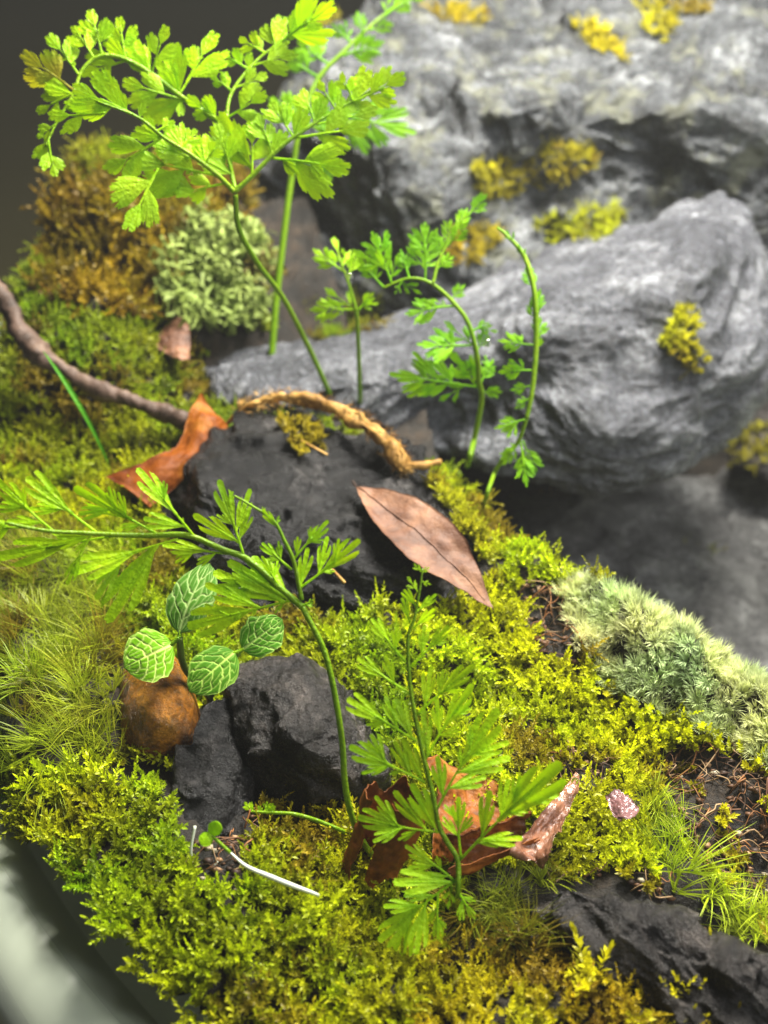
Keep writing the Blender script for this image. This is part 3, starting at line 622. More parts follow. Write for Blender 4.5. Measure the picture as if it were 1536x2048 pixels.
class Fern:
    def __init__(s, name, label, base_px, seed, group='ferns in the terrarium', ox=0, oy=0, sc_=1, style='fan', mat='fern', smat='stem', base=None):
        s.cv = lambda q: (ox + q[0] * sc_, oy + q[1] * sc_); s.sc = sc_
        s.b = ground_hit(*base_px) if base is None else base
        s.root = thing(name, s.b, label, 'fern', group); s.r = np.random.default_rng(seed); s.style = style; s.mat = mat; s.smat = smat
        s.ax = []; s.grow = {'finger': 1.12, 'frond': 1.18, 'fan': 1.32}.get(style, 1.16)
    def stem(s, pts, d, rad, name='stem', from_ground=False, raw=False):
        """pts in tracing coordinates, d depth at each (or ends)"""
        p = [q if raw else s.cv(q) for q in pts]; dd = np.interp(np.linspace(0, 1, len(p)), np.linspace(0, 1, len(d)), d)
        w = [P(a, b, k) for (a, b), k in zip(p, dd)]
        if from_ground: w = [s.b - np.array([0, 0, .25]), s.b + (w[0] - s.b) * .02] + w
        o = mk_tube(name, np.array(w), rad, M[s.smat], s.root, n=len(w) * 8, seg=9)
        s.ax.append((np.array(p), dd)); return o
    def depth_at(s, q):
        best = None
        for p, dd in s.ax:
            for i in range(len(p) - 1):
                a, b = p[i], p[i + 1]; ab = b - a; t = np.clip(((q - a) @ ab) / (ab @ ab + 1e-9), 0, 1); e = np.hypot(*(a + ab * t - q))
                if best is None or e < best[0]: best = (e, dd[i] * (1 - t) + dd[i + 1] * t)
        return best[1]
    def pinna(s, b, t, p=(), tilt=None, mat=None, rad=.016, size=1.0, style=None, curl=None):
        r = s.r; st = STY[style or s.style]; m = M[mat or s.mat]
        B = np.array(s.cv(b)); T = np.array(s.cv(t)); d0 = s.depth_at(B); pc = .00829 * d0 / 20
        L = np.hypot(*(T - B)) * pc; tilt = r.uniform(-.35, .25) if tilt is None else tilt
        T = B + (T - B) * s.grow; pb = P(*B, d0); pt = P(*T, d0 + tilt * L)
        view = norm(CAM - pb); nrm = norm(view + RT * r.uniform(-.3, .3) + UP * r.uniform(-.1, .3))
        ax = pt - pb; k = (st[6] if p else .12)
        sag = norm(np.cross(nrm, ax)) * r.uniform(-.06, .06) * L
        mid = lambda u: pb + ax * u + sag * 4 * u * (1 - u) * .5
        axo = mk_tube('pinna', np.array([mid(u) for u in np.linspace(0, max(k, .5 if p else k) + .08, 6)]), [rad, rad * .8, rad * .55], m, s.root, seg=7, n=14)
        c = r.uniform(-.10, .06) if curl is None else curl
        V, Fq = compound(mid(k), pt, norm(nrm + r.normal(size=3) * .12), st[7] if L > .25 else 1, st[:6], c, r); mk('leaflet', V, Fq, m, s.root, axo)
        ab = T - B; l2 = ab @ ab
        for q in p:
            Q = np.array(s.cv(q)); u = ((Q - B) @ ab) / l2; perp = abs(ab[0] * (Q - B)[1] - ab[1] * (Q - B)[0]) / math.sqrt(l2)
            u = np.clip(u - 1.25 * perp / math.sqrt(l2), .02, .7); a0 = mid(u)
            Q = B + ab * u + (Q - B - ab * u) * (s.grow + .06); ll = np.linalg.norm(P(*Q, d0) - a0); tp = P(*Q, (a0 - CAM) @ FW + r.uniform(-.25, .2) * ll)
            V, Fq = compound(a0, tp, norm(nrm + r.normal(size=3) * .13), st[8] if ll > .16 else 0, st[:6], c + r.uniform(-.1, .04), r); mk('leaflet', V, Fq, m, s.root, axo)
        return axo

# front fern
f4d = min(GD(915, 1785), GD(800, 1890), GD(920, 1850)) - .5
f = Fern('fern', 'bright upright lacy fern frond standing in front of the curled rust leaves', (915, 1785), 1, ox=650, oy=1100, sc_=.415, style='finger')
f.stem([(640, 1660), (640, 1500), (590, 1410), (550, 1330), (520, 1180), (475, 1000), (440, 830), (410, 650), (400, 430), (430, 330), (455, 200), (470, 90)], [f4d, f4d, f4d - .05, f4d - .05], [.032, .03, .027, .02, .012], from_ground=True)
for a in [((390, 540), (240, 345), [(345, 380)]), ((405, 690), (175, 535), [(300, 530), (200, 605)]), ((440, 920), (130, 725), [(365, 745), (300, 715), (210, 840)]),
          ((480, 1120), (140, 960), [(395, 955), (345, 945), (230, 905), (200, 1070), (320, 1080)]), ((550, 1360), (185, 1290), [(440, 1180), (360, 1195), (265, 1215), (250, 1395), (370, 1385)]),
          ((625, 1595), (410, 1440), [(420, 1530), (470, 1580), (540, 1480)]), ((625, 1595), (280, 1870), [(355, 1600), (400, 1670), (300, 1720), (375, 1950), (440, 1920)]),
          ((545, 1650), (545, 1870), [(495, 1790), (578, 1815)]), ((612, 1620), (595, 1720), []), ((415, 560), (580, 385), [(475, 390), (575, 445)]),
          ((445, 790), (690, 580), [(510, 600), (570, 590), (650, 680)]), ((485, 1010), (685, 690), [(540, 740), (475, 810), (640, 870), (690, 770)]),
          ((540, 1250), (800, 825), [(550, 1010), (655, 970), (700, 870), (850, 940), (750, 1100), (840, 1010)]), ((645, 1500), (1090, 1075), [(790, 1190), (880, 1120), (935, 1110), (1100, 1190), (970, 1260), (910, 1385), (845, 1405)]),
          ((655, 1480), (640, 1205), [(585, 1235), (705, 1290), (575, 1300)]), ((640, 1640), (715, 1765), [(650, 1775), (715, 1690)])]:
    f.pinna(*a)
for a in [((445, 280), (380, 190)), ((455, 210), (400, 140)), ((440, 300), (525, 225)), ((425, 380), (520, 285)), ((412, 350), (370, 235)), ((462, 150), (505, 165)), ((468, 110), (430, 70)), ((468, 110), (500, 85))]:
    f.pinna(*a, style='finger', curl=.18, rad=.012)

# arching fern
f = Fern('fern', 'fern on a long bent stem, its frond arching left over the nerve plant', (790, 1775), 2, ox=0, oy=900, sc_=.46875, style='frond', smat='stem')
f.stem([(1660, 1810), (1560, 1690), (1500, 1560), (1472, 1420), (1460, 1250), (1430, 1050), (1380, 850), (1290, 670)], [14.5, 14.2, 14.0, 13.9], [.04, .038, .034], from_ground=True)
f.stem([(1290, 670), (1200, 595), (1060, 470), (950, 425), (800, 365), (640, 365), (500, 362), (380, 355), (200, 345), (20, 310)], [13.9, 14.0, 14.0, 13.8, 13.4], [.042, .036, .03, .018], name='rachis')
f.stem([(1288, 640), (1255, 480), (1215, 390), (1165, 300), (1060, 230), (1000, 195)], [13.9, 13.8, 13.8], [.028, .02, .012], name='rachis')
for a in [((1275, 590), (1500, 412), [(1385, 400), (1440, 400), (1305, 455), (1420, 515)]), ((1250, 470), (1375, 330), [(1270, 378), (1325, 335), (1372, 385)]), ((1245, 510), (1130, 405), [(1190, 405), (1150, 465)]),
          ((1195, 345), (1125, 262), []), ((1180, 320), (1190, 285), []), ((1130, 270), (1120, 245), []),
          ((1040, 450), (945, 172), [(870, 300), (940, 285), (1060, 270), (1055, 205), (990, 190)]), ((830, 370), (632, 130), [(700, 150), (640, 295), (780, 290)]),
          ((690, 368), (380, 190), [(470, 180), (512, 205), (355, 270), (530, 330)]), ((420, 358), (145, 140), [(200, 150), (250, 215), (160, 250), (330, 300)]),
          ((230, 348), (20, 155), [(100, 180), (0, 235), (60, 300)]), ((120, 330), (-40, 330), [(0, 300), (-10, 370)]), ((760, 380), (360, 510), [(485, 690), (545, 570), (430, 600), (370, 450)]),
          ((390, 362), (292, 550), [(335, 525), (240, 400)]), ((500, 365), (60, 440), [(240, 360), (330, 430), (150, 400)]), ((990, 445), (745, 410), [(760, 470), (850, 480)]), ((1290, 665), (1335, 640), [(1330, 665)]),
          ((1250, 640), (855, 735), [(960, 530), (1020, 500), (930, 590), (890, 665), (1010, 722), (1080, 700), (1110, 480), (1180, 690)]), ((1150, 570), (940, 580), [(1000, 510), (1000, 640)]), ((1200, 600), (1130, 480), [(1180, 480)])]:
    f.pinna(*a)

# tall fern
f = Fern('fern', 'tall fern with a forked bright frond, upper left against the dark background', (662, 800), 3, ox=0, oy=0, sc_=.586, style='fan')
f.stem([(1126, 1348), (1060, 1200), (970, 1024), (880, 900), (815, 780), (803, 665)], [22.0, 20.5, 18.6, 18.0], [.045, .045, .04], from_ground=True)
f.stem([(800, 655), (740, 595), (640, 520), (560, 470), (470, 400), (330, 345)], [18, 17.6, 17.2], [.04, .03, .015], name='rachis')
f.stem([(800, 655), (860, 600), (960, 500), (1060, 430), (1160, 370), (1300, 290)], [18, 18.0, 18.2], [.04, .032, .015], name='rachis')
f.stem([(803, 650), (785, 560), (772, 440), (700, 385), (620, 332), (520, 255), (420, 200), (340, 192), (280, 240), (250, 320), (190, 425), (155, 500)], [18, 18.3, 18.2, 18.0, 17.8], [.035, .042, .04, .026, .014], name='rachis')
f.stem([(772, 440), (785, 330), (850, 235), (920, 170), (1060, 70)], [18.3, 18.6, 18.8], [.03, .025, .012], name='rachis')
for a in [((515, 255), (555, 125), [(455, 160), (460, 205)]), ((610, 325), (705, 152), [(590, 190), (562, 225), (558, 265), (690, 195)]), ((430, 205), (412, 90), [(375, 150), (445, 135)]), ((350, 192), (318, 65), [(282, 90), (368, 82)]),
          ((322, 200), (265, 112), [(312, 112)]), ((272, 260), (190, 152), [(232, 150), (252, 215)]), ((250, 320), (150, 370), [(168, 290), (200, 310)]), ((430, 205), (310, 242), []), ((625, 340), (460, 290), [(490, 335), (520, 392), (620, 380)]),
          ((190, 425), (140, 460), []), ((165, 480), (185, 578), [(132, 530), (152, 565)]), ((360, 385), (210, 395), [(260, 375)]),
          ((480, 405), (295, 322), [(330, 372), (405, 330), (490, 362)]), ((555, 468), (402, 560), [(440, 572), (482, 530), (475, 450)]), ((530, 450), (582, 420), [(505, 410)]), ((620, 505), (660, 455), [(575, 440), (612, 440)]),
          ((700, 560), (745, 490), [(650, 490), (690, 480)]), ((690, 555), (558, 502), []), ((745, 600), (520, 555), [(600, 560), (640, 590)]), ((770, 625), (640, 655), [(520, 620), (580, 610)]), ((540, 575), (458, 735), []),
          ((860, 598), (860, 465), [(760, 450), (830, 440), (892, 490)]), ((930, 530), (890, 420), [(850, 430), (962, 460)]), ((1005, 470), (940, 370), [(985, 370), (1032, 385)]), ((1075, 422), (1040, 330), [(1022, 335), (1100, 352)]),
          ((1150, 378), (1100, 300), [(1145, 302), (1165, 335)]), ((1205, 345), (1172, 270), [(1205, 272)]), ((1200, 350), (1345, 278), [(1240, 258), (1290, 262), (1338, 315), (1262, 372)]), ((1010, 470), (1205, 440), [(1100, 472), (1155, 452)]),
          ((930, 540), (1140, 570), [(1000, 585), (1090, 592)]), ((1080, 425), (1240, 390), [(1170, 425)]), ((775, 420), (670, 352), [(700, 345)]), ((778, 400), (880, 335), []), ((790, 310), (735, 268), [(770, 262)]), ((800, 300), (890, 262), []),
          ((850, 235), (775, 190), [(812, 185), (850, 190)]), ((860, 225), (980, 190), []), ((905, 180), (835, 140), [(882, 140)]), ((935, 160), (1095, 48), [(905, 100), (960, 75), (1010, 58), (1060, 42), (1085, 90), (1000, 130)]),
          ((795, 600), (750, 455), [(805, 470), (700, 545)]), ((785, 560), (740, 545), [])]:
    f.pinna(*a, rad=.02)
f.pinna((255, 310), (118, 212), [(130, 265)], mat='fern_tip'); 

# blurred fern behind
f = Fern('fern', 'blurred fern frond behind the tall fern, reaching the top edge over the boulder', (537, 800), 4, ox=0, oy=0, sc_=.586, style='soft', mat='fern_cool')
f.stem([(918, 1340), (940, 1050), (975, 750), (1000, 570), (1020, 450), (1080, 280), (1180, 170), (1300, 60), (1450, -40)], [23.0, 22.6, 22.4, 22.6, 23], [.075, .07, .06, .045, .02], from_ground=True)
for a in [((1090, 265), (980, 190), [(1000, 230)]), ((1130, 225), (1030, 150), [(1080, 140)]), ((1150, 195), (1290, 150), [(1230, 190)]), ((1200, 145), (1140, 90), [(1180, 80)]), ((1240, 115), (1220, 45), []), ((1260, 100), (1335, 85), []), ((1310, 55), (1400, -5), [(1330, 0)]),
          ((1010, 560), (1140, 585), [(1060, 590)]), ((1050, 380), (1370, 435), [(1250, 420)]), ((1040, 400), (930, 340), []), ((1030, 430), (1150, 400), []), ((1380, 10), (1460, -40), [])]:
    f.pinna(*a, rad=.03, tilt=0)

# middle ferns
f = Fern('fern', 'small fern on a thin straight stem at centre, leftmost of the middle ferns', (720, 805), 5, ox=600, oy=350, sc_=.3906, style='soft', mat='fern')
f.stem([(308, 1150), (300, 900), (290, 700)], [22.0, 20.9, 20.2], [.045, .04, .035], from_ground=True)
f.stem([(290, 700), (250, 560), (200, 430)], [20.2, 20.1], [.03, .015], name='rachis')
for a in [((285, 690), (85, 690), [(150, 590), (100, 720), (200, 715), (120, 640)]), ((235, 500), (90, 392), [(180, 335), (185, 470)]), ((245, 540), (275, 400), [(215, 390)]), ((300, 690), (370, 610), [(390, 660)])]: f.pinna(*a, rad=.02)
f = Fern('fern', 'middle fern arching left across the wedge rock, one arm raised to a point', (935, 930), 6, ox=600, oy=350, sc_=.3906, style='soft', mat='fern_cool')
f.stem([(860, 1480), (895, 1340), (930, 1150), (915, 1050), (910, 950), (870, 780), (800, 670), (680, 560), (560, 530), (420, 580)], [20.9, 20.0, 19.6, 19.5, 19.6], [.05, .05, .045, .035, .018], from_ground=True)
f.stem([(680, 560), (720, 420), (820, 250), (925, 130)], [19.5, 19.7], [.03, .012], name='rachis')
for a in [((470, 555), (385, 330), [(300, 400), (335, 355), (440, 300), (500, 420)]), ((430, 575), (310, 440), [(300, 480), (390, 480)]), ((640, 545), (640, 270), [(560, 385), (585, 330), (700, 400)]), ((560, 530), (520, 400), [(560, 420)]),
          ((720, 420), (700, 310), []), ((750, 370), (770, 240), []), ((800, 280), (850, 180), []), ((760, 360), (850, 250), []), ((860, 210), (945, 110), []), ((880, 180), (890, 130), []), ((700, 480), (780, 420), []),
          ((770, 640), (835, 570), []), ((790, 670), (570, 705), [(640, 650), (690, 640)]), ((890, 870), (640, 870), [(700, 800), (760, 770)]), ((880, 800), (960, 760), [(1000, 800)]), ((905, 900), (960, 800), []),
          ((915, 1085), (530, 1030), [(620, 980), (600, 1062), (735, 1140), (700, 975), (790, 930)]), ((925, 1110), (1022, 1110), []), ((920, 1050), (830, 960), []), ((920, 1080), (980, 960), [(950, 930)]), ((520, 545), (490, 600), [(600, 600)])]: f.pinna(*a, rad=.02)
f = Fern('fern', 'thin drooping fern seen edge-on in front of the wedge rock, rightmost of the middle ferns', (968, 1005), 8, ox=600, oy=350, sc_=.3906, style='soft', mat='fern_cool')
f.stem([(945, 1670), (1000, 1520), (1060, 1430), (1120, 1360), (1160, 1250)], [20.2, 19.6, 19.2], [.04, .035, .03], from_ground=True)
f.stem([(1160, 1250), (1190, 1100), (1210, 850), (1200, 600), (1150, 420), (1060, 310), (1010, 270)], [19.2, 19.0, 19.3], [.035, .045, .04, .018], name='rachis')
for a in [((1200, 870), (1040, 850), [(1100, 820)]), ((1190, 1000), (1040, 1010), [(1080, 950)]), ((1180, 1080), (1090, 1100), []), ((1180, 1140), (1110, 1190), [(1120, 1150)]), ((1160, 1250), (1020, 1290), [(1070, 1330)]), ((1130, 1360), (1050, 1470), [(1060, 1400)]),
          ((1130, 1370), (1155, 1560), [(1120, 1480)]), ((1140, 1360), (1200, 1510), []), ((1150, 430), (1120, 360), []), ((1195, 600), (1160, 480), []), ((1205, 720), (1225, 600), []), ((1210, 850), (1230, 740), []), ((1200, 760), (1190, 640), []), ((1100, 350), (1060, 290), []), ((1210, 900), (1225, 820), [])]: f.pinna(*a, rad=.018)
cz = min(GD(690, 1665), GD(600, 1650), GD(540, 1640)) - .45
f = Fern('fern', 'tiny young fern shoot lying sideways on moss below the dark stone', (690, 1665), 9, ox=200, oy=1500, sc_=.3255, style='fan')
f.stem([(1495, 500), (1350, 440), (1200, 395), (1060, 385), (940, 380)], [cz, cz - .15, cz - .1], [.022, .026, .018], from_ground=True)
for a in [((945, 380), (900, 335), []), ((975, 385), (985, 350), []), ((1010, 385), (1025, 330), [(1060, 345)]), ((1040, 385), (1058, 350), []), ((930, 380), (935, 350), [])]: f.pinna(*a, rad=.012)

# ------------------------------------------------------------------ dead leaves, twig, rhizome
def patch(rows, nu=40, nv=26, wr=.02, seed=0, thick=.012, wfreq=3.0):
    """smooth sheet through a grid of (px, py, depth) points, given thickness"""
    G = np.array([[P(*q) for q in r] for r in rows])
    A = np.array([catmull(r, nv) for r in G]); A = np.array([catmull(A[:, j], nu) for j in range(nv)]).transpose(1, 0, 2)
    nn = norm(np.cross(np.gradient(A, axis=0), np.gradient(A, axis=1)))
    if (nn @ FW).mean() > 0: nn = -nn
    A = A + nn * (wr * fbm(A * wfreq, 4, seed) + .3 * wr * fbm(A * wfreq * 4, 3, seed + 5, True))[..., None]
    V = np.vstack([A.reshape(-1, 3), (A - nn * thick).reshape(-1, 3)]); k = nu * nv; Fq = gridfaces(nu, nv)
    e = np.r_[np.arange(nv), np.arange(1, nu) * nv + nv - 1, (nu - 1) * nv + np.arange(nv - 2, -1, -1), np.arange(nu - 2, 0, -1) * nv]; e2 = np.roll(e, -1)
    return V, np.vstack([Fq, Fq[:, ::-1] + k, np.stack([e, e2, e2 + k, e + k], -1)])
def blade(base, tip, nrm, width, prof, bend=0., fold=.1, n=48, m=21, wr=.01, seed=0, rim=0.0):
    a = tip - base; L = np.linalg.norm(a); a /= L; b = norm(np.cross(nrm, a)); c = np.cross(a, b)
    t = np.linspace(0, 1, n)[:, None]; s = np.linspace(-1, 1, m)[None]; w = np.interp(t[:, 0], *zip(*prof))[:, None]
    k = np.ones(7) / 7; w[:, 0] = np.convolve(np.pad(w[:, 0], 3, 'edge'), k, 'valid') * np.minimum(1, np.minimum(t[:, 0], 1 - t[:, 0]) * 18) ** .6
    w = w * (1 + .09 * fbm(np.stack([t * 6 + 0 * s, np.sign(s) * 3 + 0 * t, 0 * t + 0 * s + seed], -1), 4, seed))
    x = t * L + 0 * s; y = s * w * width; h = bend * L * 4 * t * (1 - t) + fold * np.abs(s) ** 1.3 * w * width - rim * np.exp(-(s / .05) ** 2)
    A = base + x[..., None] * a + y[..., None] * b + h[..., None] * c
    A = A + c * (wr * fbm(A * 2.5, 4, seed))[..., None]
    return A, c, t, s, w
def solid(A, c, thick=.012):
    n, m = A.shape[:2]; V = np.vstack([A.reshape(-1, 3), (A - c * thick).reshape(-1, 3)]); k = n * m; Fq = gridfaces(n, m)
    e = np.r_[np.arange(m), np.arange(1, n) * m + m - 1, (n - 1) * m + np.arange(m - 2, -1, -1), np.arange(n - 2, 0, -1) * m]; e2 = np.roll(e, -1)
    return V, np.vstack([Fq, Fq[:, ::-1] + k, np.stack([e, e2, e2 + k, e + k], -1)])
b0 = PZ(712, 975, 1.0); t0 = PZ(988, 1222, .62)
A, c, *_ = blade(b0, t0, norm(norm(CAM - b0) * .7 + np.array([.35, 0, .6])), .50, [(0, .04), (.08, .3), (.2, .62), (.38, .95), (.5, 1), (.65, .85), (.8, .5), (.92, .2), (1, .02)], bend=.07, fold=.20, wr=.06, seed=3)
r_ = thing('dead_leaf', b0, 'pink-brown pointed dead leaf lying on the dark slate slab', 'leaf')
mk('leaf_blade', *solid(A, c), M['leaf_brown'], r_)
mk_tube('midrib', A[1:-3, 10] + c * .004, [.018, .014, .007], M['leaf_brown'], r_, seg=6, n=90)
mk_tube('leaf_stalk', np.array([A[0, 10], A[0, 10] - (t0 - b0) * .03 + c * .05]), [.022, .028], M['bark'], r_, seg=6)
d1, d2 = 20.2, 20.5
tag(mk('dead_leaf', *patch([[(402, 785, 20.7), (440, 835, 20.6), (458, 850, 20.7)], [(378, 825, 20.5), (410, 855, 20.3), (440, 878, 20.4)], [(352, 890, 20.2), (378, 905, 20.0), (400, 915, 20.1)], [(290, 925, 19.9), (330, 945, 19.7), (350, 975, 19.8)], [(212, 955, 19.8), (265, 985, 19.5), (300, 1015, 19.5)]], wr=.05, seed=5), M['leaf_amber']),
    'rust orange dead leaf wedged upright against the left end of the slate slab', 'leaf')
tag(mk('dead_leaf', *patch([[(322, 660, 22.6), (350, 640, 22.7), (372, 632, 22.8)], [(312, 690, 22.3), (345, 672, 22.3), (378, 660, 22.5)], [(335, 708, 22.1), (355, 700, 22.1), (380, 690, 22.3)], [(362, 722, 22.0), (370, 722, 22.0), (375, 720, 22.1)]], wr=.05, seed=6), M['leaf_brown']),
    'small pinkish brown leaf scrap below the pale curly lichen', 'leaf')
# curled rust leaves behind the front fern
sh = GD(800, 1700) - .6 - 15.2
Q = lambda x, y, d: (600 + x * .3906, 1400 + y * .3906, d + sh + .25)
def roll(c0, c1, r0, r1, a0, a1, seed, nu=44, nv=70, wr=.05, flare=.25):
    """thin leaf rolled round the axis c0-c1, open along one side"""
    ax = norm(c1 - c0); L = np.linalg.norm(c1 - c0); e = norm(np.cross(ax, FW)); g_ = np.cross(ax, e)
    t = np.linspace(0, 1, nu)[:, None]; ph = np.linspace(a0, a1, nv)[None]
    f1 = np.stack([np.cos(ph) * 1.5, np.sin(ph) * 1.5, 0 * ph], -1)
    top = 1 + .16 * fbm(f1, 4, seed); bot = .14 * fbm(f1 + 9, 4, seed)
    tt = bot + (top - bot) * t; rr = (r0 + (r1 - r0) * tt) * (1 + flare * ((ph - a0) / (a1 - a0) - .5)) * (1 + .10 * np.sin(2 * ph + seed))
    A = c0 + (tt * L)[..., None] * ax + (rr * np.cos(ph))[..., None] * e + (rr * np.sin(ph))[..., None] * g_
    nn = norm(np.cos(ph)[..., None] * e + np.sin(ph)[..., None] * g_) * np.ones_like(A)
    A = A + nn * (wr * fbm(A * 3, 4, seed) + .35 * wr * fbm(A * 11, 3, seed + 3, True))[..., None]
    V = np.vstack([A.reshape(-1, 3), (A - nn * .012).reshape(-1, 3)]); k = nu * nv; Fq = gridfaces(nu, nv)
    ed = np.r_[np.arange(nv), np.arange(1, nu) * nv + nv - 1, (nu - 1) * nv + np.arange(nv - 2, -1, -1), np.arange(nu - 2, 0, -1) * nv]; e2 = np.roll(ed, -1)
    return V, np.vstack([Fq, Fq[:, ::-1] + k, np.stack([ed, e2, e2 + k, ed + k], -1)])
cd = 15.2 + sh
tag(mk('curled_leaf', *roll(P(745, 1745, cd + .1), P(800, 1600, cd - .25), .27, .33, 1.2, 6.9, 8), M['leaf_orange']),
    'rust-brown leaf rolled into a tube behind the left side of the front fern', 'leaf', 'curled rust leaves')
tag(mk('curled_leaf', *roll(P(905, 1715, cd - .2), P(1060, 1665, cd - .1), .20, .15, 2.0, 6.2, 14, wr=.04), M['leaf_orange']),
    'small rolled rust leaf lying flat behind the lowest right fern leaflets', 'leaf', 'curled rust leaves')
Q3 = lambda x, y, d: Q(640 + (x - 640) * .8, y, d)
tag(mk('curled_leaf', *patch([[Q3(640, 290, 15.9), Q3(720, 285, 15.9), Q3(780, 330, 15.9), Q3(900, 370, 16.0), Q3(1050, 410, 16.0), Q3(1150, 470, 16.0)],
                             [Q3(670, 350, 15.6), Q3(740, 350, 15.6), Q3(800, 400, 15.8), Q3(930, 480, 15.9), Q3(1060, 520, 15.8), Q3(1160, 560, 15.8)],
                             [Q3(720, 480, 15.5), Q3(780, 520, 15.6), Q3(860, 560, 15.7), Q3(960, 590, 15.6), Q3(1070, 620, 15.4), Q3(1150, 640, 15.5)],
                             [Q3(700, 660, 15.2), Q3(780, 660, 15.1), Q3(870, 640, 15.1), Q3(960, 640, 15.0), Q3(1030, 660, 15.0), Q3(1070, 690, 15.2)],
                             [Q3(690, 800, 15.0), Q3(770, 780, 14.9), Q3(850, 730, 14.9), Q3(930, 700, 14.9), Q3(1000, 695, 15.0), Q3(1050, 710, 15.2)],
                             [Q3(720, 840, 15.1), Q3(790, 830, 15.0), Q3(860, 790, 15.1), Q3(920, 750, 15.2), Q3(990, 725, 15.3), Q3(1040, 720, 15.4)]], 70, 60, wr=.05, seed=9, wfreq=2.4), M['leaf_orange']),
    'crumpled rust-brown leaf behind the right side of the front fern', 'leaf', 'curled rust leaves')
sh2 = min(GD(1050, 1700) - 14.7, GD(1120, 1600) - 15.45) - .8
Q = lambda x, y, d: (1050 + x * .3408, 1350 + y * .3408, d + sh2)
tag(mk('dead_leaf', *patch([[Q(300, 570, 15.75), Q(310, 580, 15.7), Q(320, 590, 15.7)], [Q(235, 660, 15.5), Q(275, 680, 15.45), Q(300, 690, 15.5)], [Q(110, 790, 15.2), Q(190, 840, 15.2), Q(240, 830, 15.15)], [Q(10, 920, 14.9), Q(100, 960, 15.0), Q(190, 930, 14.85)], [Q(-90, 1010, 14.6), Q(40, 1060, 14.8), Q(150, 1050, 14.65)], [Q(-60, 1040, 14.7), Q(60, 1110, 14.75), Q(110, 1135, 14.7)]], 60, 34, wr=.05, seed=12, wfreq=4), M['leaf_wet']),
    'glistening wet brown folded leaf on moss right of the front fern', 'leaf')
tag(mk('leaf_scrap', *patch([[Q(480, 700, 15.0), Q(540, 670, 15.1), Q(570, 690, 15.1)], [Q(490, 770, 14.9), Q(560, 760, 14.8), Q(640, 750, 14.9)], [Q(530, 840, 14.7), Q(590, 840, 14.65), Q(670, 790, 14.8)], [Q(560, 865, 14.6), Q(600, 865, 14.6), Q(640, 830, 14.7)]], 30, 24, wr=.06, seed=13, wfreq=5), M['leaf_purple']),
    'small purplish wet leaf scrap on moss near the right side', 'leaf')
# twig
tw = [(-60, 480, 21.5), (10, 610, 21.3), (70, 700, 21.0), (180, 770, 20.9), (300, 815, 20.8), (385, 855, 20.7)]
tg = thing('twig', P(*tw[-1]), 'bare brown twig slanting in from the left edge over olive moss', 'twig')
mk_tube('stem', np.array([P(*q) for q in tw]), [.17, .15, .19, .14, .16, .15], M['bark'], tg, seg=14, n=160, wob=.55, seed=4)
mk_tube('knot', np.array([P(60, 690, 20.95), P(75, 705, 20.8), P(82, 712, 20.75)]), [.14, .12, .06], M['bark'], tg, seg=10, n=14, wob=.3, seed=7)
# rhizome with scales
rz = [(450, 850, 20.7), (500, 810, 20.5), (560, 796, 20.4), (640, 806, 20.2), (710, 838, 20.0), (770, 880, 19.8), (805, 930, 19.7), (815, 938, 19.7)]
rh = thing('fern_rhizome', P(*rz[-1]), 'scaly tan rhizome arching over the top of the slate slab', 'rhizome')
pts = np.array([P(*q) for q in rz]); mk_tube('stem', pts, [.04, .075, .10, .11, .13, .14, .12, .05], M['tan'], rh, seg=18, n=140, wob=.7, seed=6)
mk_tube('side_shoot', np.array([P(812, 934, 19.7), P(840, 930, 19.7), P(882, 924, 19.8)]), [.08, .09, .05], M['tan'], rh, seg=10, n=20, wob=.35, seed=9)
r2 = np.random.default_rng(3); cp = catmull(pts, 400); parts = []
for k in range(420):
    i = r2.integers(30, 395); tn = norm(cp[i] - cp[i - 5]); o = norm(np.cross(tn, r2.normal(size=3))); rr = np.interp(i / 400, np.linspace(0, 1, 8), [.04, .075, .10, .11, .13, .14, .12, .05]) * .98
    parts.append((leaf_quad(cp[i] + o * rr * .9, norm(tn * r2.uniform(-.4, 1) + o * r2.uniform(.3, .9)), o, .17, .022, .1), LF))
V, Fq, _ = join(parts); sco = mk('scales', V, Fq, M['tan'], rh); sco['kind'] = 'stuff'

